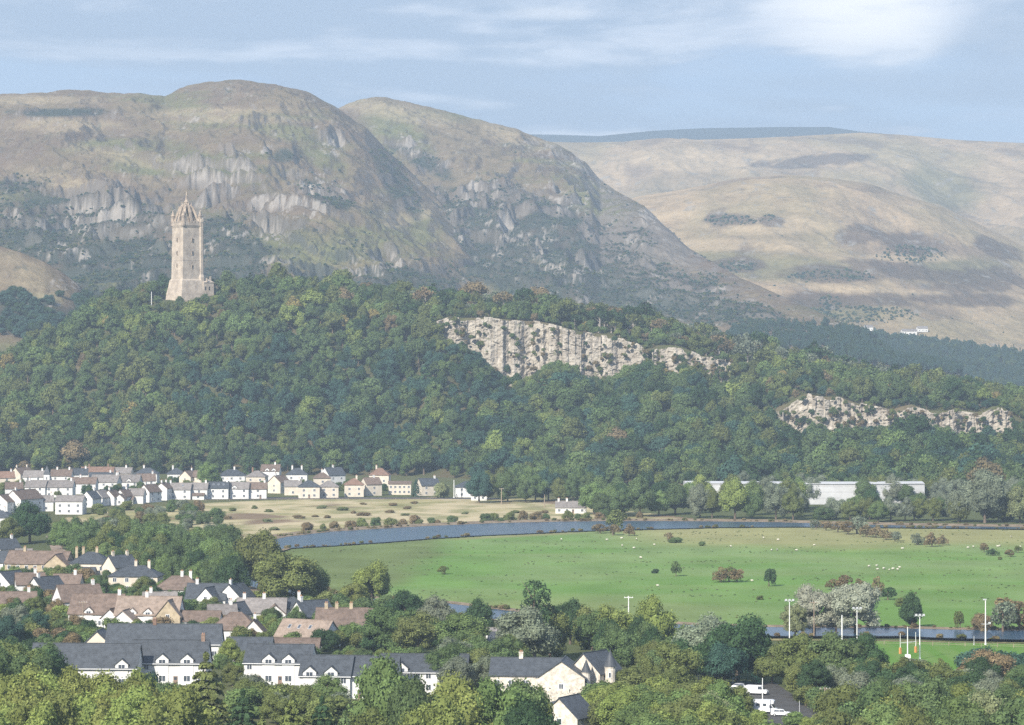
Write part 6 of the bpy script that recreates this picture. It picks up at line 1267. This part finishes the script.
x, y = gp(907.6, 663); mb = MB(); mb.box(-.75, .75, -.5, .5, 0, 1.9, 0, .08); o = mb.build('foot_pad', M['frame'], bpy.data.objects['floodlight_pole.007']); o.location = (0, -.2, 0)
x, y = gp(908, 653.5); rg_ = empty('rugby_goal', (x, y, 0), R(38)); tag(rg_, 'white rugby goal posts with orange pads on the pitch', 'rugby goal')
for sx in (-2.8, 2.8):
    mb = MB(); mb.tube((sx, 0, -.1), (sx, 0, 5.4), .09, .07, 8); mb.build('upright', M['pole'], rg_)
    mb = MB(); mb.box(sx-.26, sx+.26, -.26, .26, 0, 1.7, 0, .03); mb.build('pad', M['pad'], rg_)
mb = MB(); mb.tube((-2.72, 0, 2.9), (2.72, 0, 2.9), .07, .07, 8); mb.build('crossbar', M['pole'], rg_)
standing(628.6, 596, 640, 'telegraph_pole', 'pale pole top rising above the trees left of the tall yellow green tree', 'pole', 'pole', head='tee', r=.2)
standing(690.3, 646, 684, 'telegraph_pole', 'thin grey pole before the grey green wide tree', 'pole', 'steel', r=.13)
standing(733, 655, 684, 'telegraph_pole', 'thin dark pole before the dark spreading tree above the car park', 'pole', 'steel', r=.11)
standing(698.5, 667, 689, 'street_lamp', 'pale street lamp beside the green fence', 'street lamp', 'steel', head='lamp', r=.11)
standing(711, 709, 730, 'street_lamp', 'street lamp rising out of bushes at the bottom', 'street lamp', 'steel', head='lamp', r=.11)
standing(762.5, 678, 716, 'street_lamp', 'tall pale pole in front of the white camper van', 'pole', 'pole', r=.13)
standing(799.5, 701, 718, 'street_lamp', 'short pale post right of the white car', 'post', 'steel', r=.1)
standing(825, 687, 712, 'telegraph_pole', 'brown wooden pole in the trees right of the car park', 'pole', 'woodpole', r=.15, head='tee')
standing(830, 690, 712, 'telegraph_pole', 'thin white pole beside the brown wooden pole', 'pole', 'pole', r=.1)
standing(83, 601, 632, 'telegraph_pole', 'tall pale pole in the near village below the long brown dormer house', 'pole', 'woodpole', head='tee', r=.16)
standing(205, 655, 690, 'telegraph_pole', 'thin wooden pole between two white terraces', 'pole', 'woodpole', r=.13)
standing(501.5, 488, 504, 'telegraph_pole', 'pale pole at the wood edge left of the white cottage', 'pole', 'woodpole', head='tee', r=.28)
standing(544.5, 494.5, 507.5, 'telegraph_pole', 'second pale pole close to the white cottage', 'pole', 'woodpole', r=.24)
standing(454, 480, 498, 'telegraph_pole', 'left white post in front of the white villa', 'pole', 'pole', r=.28)
standing(479, 483, 500, 'telegraph_pole', 'right white post in front of the white villa', 'pole', 'pole', r=.28)
standing(783, 440, 476, 'telegraph_pole', 'pale bare stem standing in the wood below the pink cliff', 'pole', 'palebark', r=.5, d=2080, z=float(crag_z(np.array([(783-CX)/F*2080]), np.array([2080.]))[0])-1)
tp = at(151.5, 297, 2425); standing(151.5, 283.5, 297, 'flagpole', 'white flagpole left of the stone tower', 'flagpole', 'pole', r=.32, d=2425, z=float(crag_z(np.array([tp[0]]), np.array([2425.]))[0]))
# green mesh fence of the court
x0, y0 = gp(694, 684); x1, y1 = gp(766, 684); fn = empty('green_fence', ((x0+x1)/2, y0+2, 0), R(-2)); tag(fn, 'green painted sports court fence behind parked vehicles', 'fence'); L2 = (x1-x0)/2
for i in range(9):
    px = -L2+i*L2/4; mb = MB(); mb.tube((px, 0, 0), (px, 0, 3.1), .06, .06, 6); mb.build('post', M['greenpaint'], fn)
mb = MB()
for z in (.15, 1.5, 3.0): mb.box(-L2, L2, -.04, .04, z, z+.08)
for i in range(60):
    px = -L2+i*L2/30; mb.box(px-.012, px+.012, -.02, .02, .15, 3.0)
for i in range(14): mb.box(-L2, L2, -.015, .015, .3+i*.19, .33+i*.19)
mb.build('mesh_panel', M['greenpaint'], fn)

def wheels(root, spots, r=.33, w=.24):
    for x, y in spots:
        mb = MB(); s = -1 if y < 0 else 1; mb.tube((x, y-w/2, r), (x, y+w/2, r), r, r, 14); t = mb.build('wheel', M['tyre'], root)
        mb = MB(); mb.tube((x, y+s*(w/2-.02), r), (x, y+s*(w/2+.02), r), r*.6, r*.55, 12); mb.build('rim', M['steel'], t)
def car(px, py, yaw, mat, label, van=False):
    root = empty('parked_van' if van else 'parked_car', (*gp(px, py), .1), R(yaw)); tag(root, label, 'van' if van else 'car', 'vehicles by the car park')
    P = [(-2.1, .35), (-2.15, .75), (-2.05, .95), (-1.75, 1.05), (-1.35, 1.42), (-.2, 1.48), (.55, 1.38), (1.15, .98), (1.9, .85), (2.12, .65), (2.1, .35)]
    if van: P = [(-2.5, .4), (-2.55, 1.2), (-2.5, 2.0), (-2.3, 2.15), (.9, 2.15), (1.25, 2.0), (1.75, 1.25), (2.4, 1.05), (2.55, .8), (2.5, .4)]
    mb = MB(); rings = []
    for y, k in ((-.88, .92), (-.8, 1), (.8, 1), (.88, .92)):
        rings.append([(x, y*(1 if z < 1.0 else .90), .35+(z-.35)*(k if z > .4 else 1)) for x, z in P])
    mb.loft(rings); mb.build('body', M[mat], root)
    top = 2.0 if van else 1.38; bot = 1.3 if van else 1.0
    for s in (-1, 1):
        xs = ((-1.3, -.35), (-.28, .55)) if not van else ((.45, 1.25),)
        for a, b in xs: mb = MB(); yy = s*.83; mb.poly([(a-(.3 if a < -1 else 0), yy+s*.06, bot), (b+(.35 if b > .5 else 0), yy+s*.06, bot), (b, yy-s*.0, top), (a, yy-s*.0, top)][::s]); mb.build('side_window', M['glass'], root)
    mb = MB(); a, b = ((.62, 1.36), (1.12, 1.02)) if not van else ((1.28, 1.98), (1.74, 1.28)); mb.poly([(b[0]+.04, -.7, b[1]+.02), (b[0]+.04, .7, b[1]+.02), (a[0]+.06, .65, a[1]), (a[0]+.06, -.65, a[1])]); mb.build('windscreen', M['glass'], root)
    xw = 1.32 if not van else 1.6; wheels(root, [(-xw, -.8), (xw, -.8), (-xw, .8), (xw, .8)])
    for s in (-.6, .6): mb = MB(); mb.box(P[-2][0]-.06, P[-2][0]+.03, s-.17, s+.17, .62, .76); mb.build('headlight', M['frame'], root)
    return root
cv = empty('camper_van', (*gp(763, 713.5), .1), R(-14)); tag(cv, 'white camper van with cab overhang on the car park road', 'camper van', 'vehicles by the car park')
mb = MB(); P = [(-2.9, .45), (-2.95, 2.75), (-2.8, 2.9), (2.0, 2.95), (2.5, 2.75), (2.45, 2.2), (1.55, 1.95), (1.5, .45)]
mb.loft([[(x, y, z) for x, z in P] for y in (-1.12, 1.12)]); mb.build('living_box', M['carwhite'], cv)
mb = MB(); P = [(1.5, .4), (1.5, 1.9), (2.0, 1.9), (2.55, 1.2), (3.1, 1.05), (3.2, .8), (3.15, .4)]; mb.loft([[(x, y, z) for x, z in P] for y in (-.98, .98)]); mb.build('cab', M['carwhite'], cv)
for a in (-2.2, -.9, .5): mb = MB(); mb.box(a-.4, a+.4, -1.15, -1.1, 1.6, 2.2); mb.build('window', M['glass'], cv)
mb = MB(); mb.poly([(2.58, -.85, 1.22), (2.58, .85, 1.22), (2.05, .8, 1.88), (2.05, -.8, 1.88)]); mb.build('windscreen', M['glass'], cv)
mb = MB(); mb.poly([(1.6, -1.0, 1.2), (2.45, -1.0, 1.2), (1.95, -1.0, 1.82), (1.6, -1.0, 1.82)]); mb.build('side_window', M['glass'], cv)
wheels(cv, [(-1.6, -1.0), (2.4, -.88), (-1.6, 1.0), (2.4, .88)], .36)
car(781, 716.5, -10, 'carwhite', 'white car on the road in front of the camper van')
car(757, 695, -22, 'carwhite', 'white panel van parked behind the camper van', True)
car(702, 689.5, -8, 'carwhite', 'white car parked by the green fence, left end')
car(713, 693, -12, 'cardark', 'dark blue car parked right of the white car by the fence')
car(727, 693.5, 170, 'carsilver', 'silver car parked in the middle of the car park')
car(741, 690, -15, 'carsilver', 'silver car parked close to the white panel van')
# sheep: one shaped body each
def sheep_mesh(seed):
    r = random.Random(seed); mb = MB(); hd = .35 if seed % 2 else .95
    rg = lambda x, z, ry, rz, n=8: [(x, ry*math.cos(6.283*i/n), z+rz*math.sin(6.283*i/n)) for i in range(n)]
    mb.loft([rg(-.58, .66, .10, .12), rg(-.5, .66, .26, .26), rg(-.2, .66, .31, .31), (rg(.2, .66, .30, .30)), rg(.46, .70, .22, .24), rg(.58, .74, .12, .14)], 0)
    mb.loft([rg(.5, .78, .12, .13), rg(.68, hd-.02, .10, .11), rg(.80, hd-.06, .085, .09), rg(.93, hd-.14, .05, .05)], 1)
    for x in (-.36, .34):
        for y in (-.16, .16): mb.tube((x, y, .5), (x+r.uniform(-.04, .04), y, 0), .07, .04, 6, 1)
    for s in (-1, 1): mb.tube((.66, s*.09, hd+.05), (.62, s*.22, hd+.03), .035, .02, 4, 1)
    mb.tube((-.58, 0, .7), (-.68, 0, .45), .06, .03, 5, 0)
    return mb.mesh('sheep', [M['sheep'], M['sheepface']], True)
SM = [sheep_mesh(s) for s in range(4)]; r = random.Random(5)
flocks = [(560, 660, 538, 550, 7, 'white sheep grazing near the far river, left of the row of hawthorns', 'sheep near the far river'), (730, 960, 538, 552, 11, 'white sheep grazing on the straw coloured upper right pasture', 'sheep on the upper right pasture'), (866, 900, 566, 571, 8, 'white sheep in a tight line in the right pasture', 'sheep in a tight line'), (965, 1020, 536, 550, 6, 'white sheep grazing by the far right hawthorns', 'sheep by the far right hawthorns'), (560, 760, 552, 600, 3, 'white sheep grazing in the middle of the pasture', 'sheep in the middle pasture')]
for a, b, c, d, n_, lb, gr in flocks:
    for i in range(n_):
        o = link('sheep', SM[i % 4]); x, y = gp(r.uniform(a, b), r.uniform(c, d)); o.location = (x, y, .08); o.rotation_euler = (0, 0, r.uniform(0, 6.28)); s = r.uniform(.75, .95); o.scale = (s, s, s); tag(o, lb, 'sheep', gr)
# wire fences round the meadow and gardens: posts with two rails
def post_fence(P, label, sp=5, h=1.15, mat='woodpole'):
    P = np.array([gp(*p) for p in P]); c = P.mean(0); root = empty('post_fence', (c[0], c[1], 0)); tag(root, label, 'fence')
    Ln = np.hypot(*np.diff(P, axis=0).T).sum(); Q = resample(P, max(2, int(Ln/sp)+1))-c; rails = MB()
    for i, q in enumerate(Q):
        mb = MB(); mb.box(q[0]-.07, q[0]+.07, q[1]-.07, q[1]+.07, 0, h); mb.build('post', M[mat], root)
        if i:
            for z in (.5, 1.0): rails.tube((Q[i-1][0], Q[i-1][1], z), (q[0], q[1], z), .04, .04, 4)
    rails.build('rail', M[mat], root)
post_fence([(170, 501.5), (260, 500.6), (330, 500.3), (415, 500.3), (486, 501.5)], 'low wooden fence between the village terrace and rough meadow', 6)
post_fence([(868, 644.5), (940, 646), (1030, 648.5)], 'low wooden fence along the far side of the rugby pitch', 4)
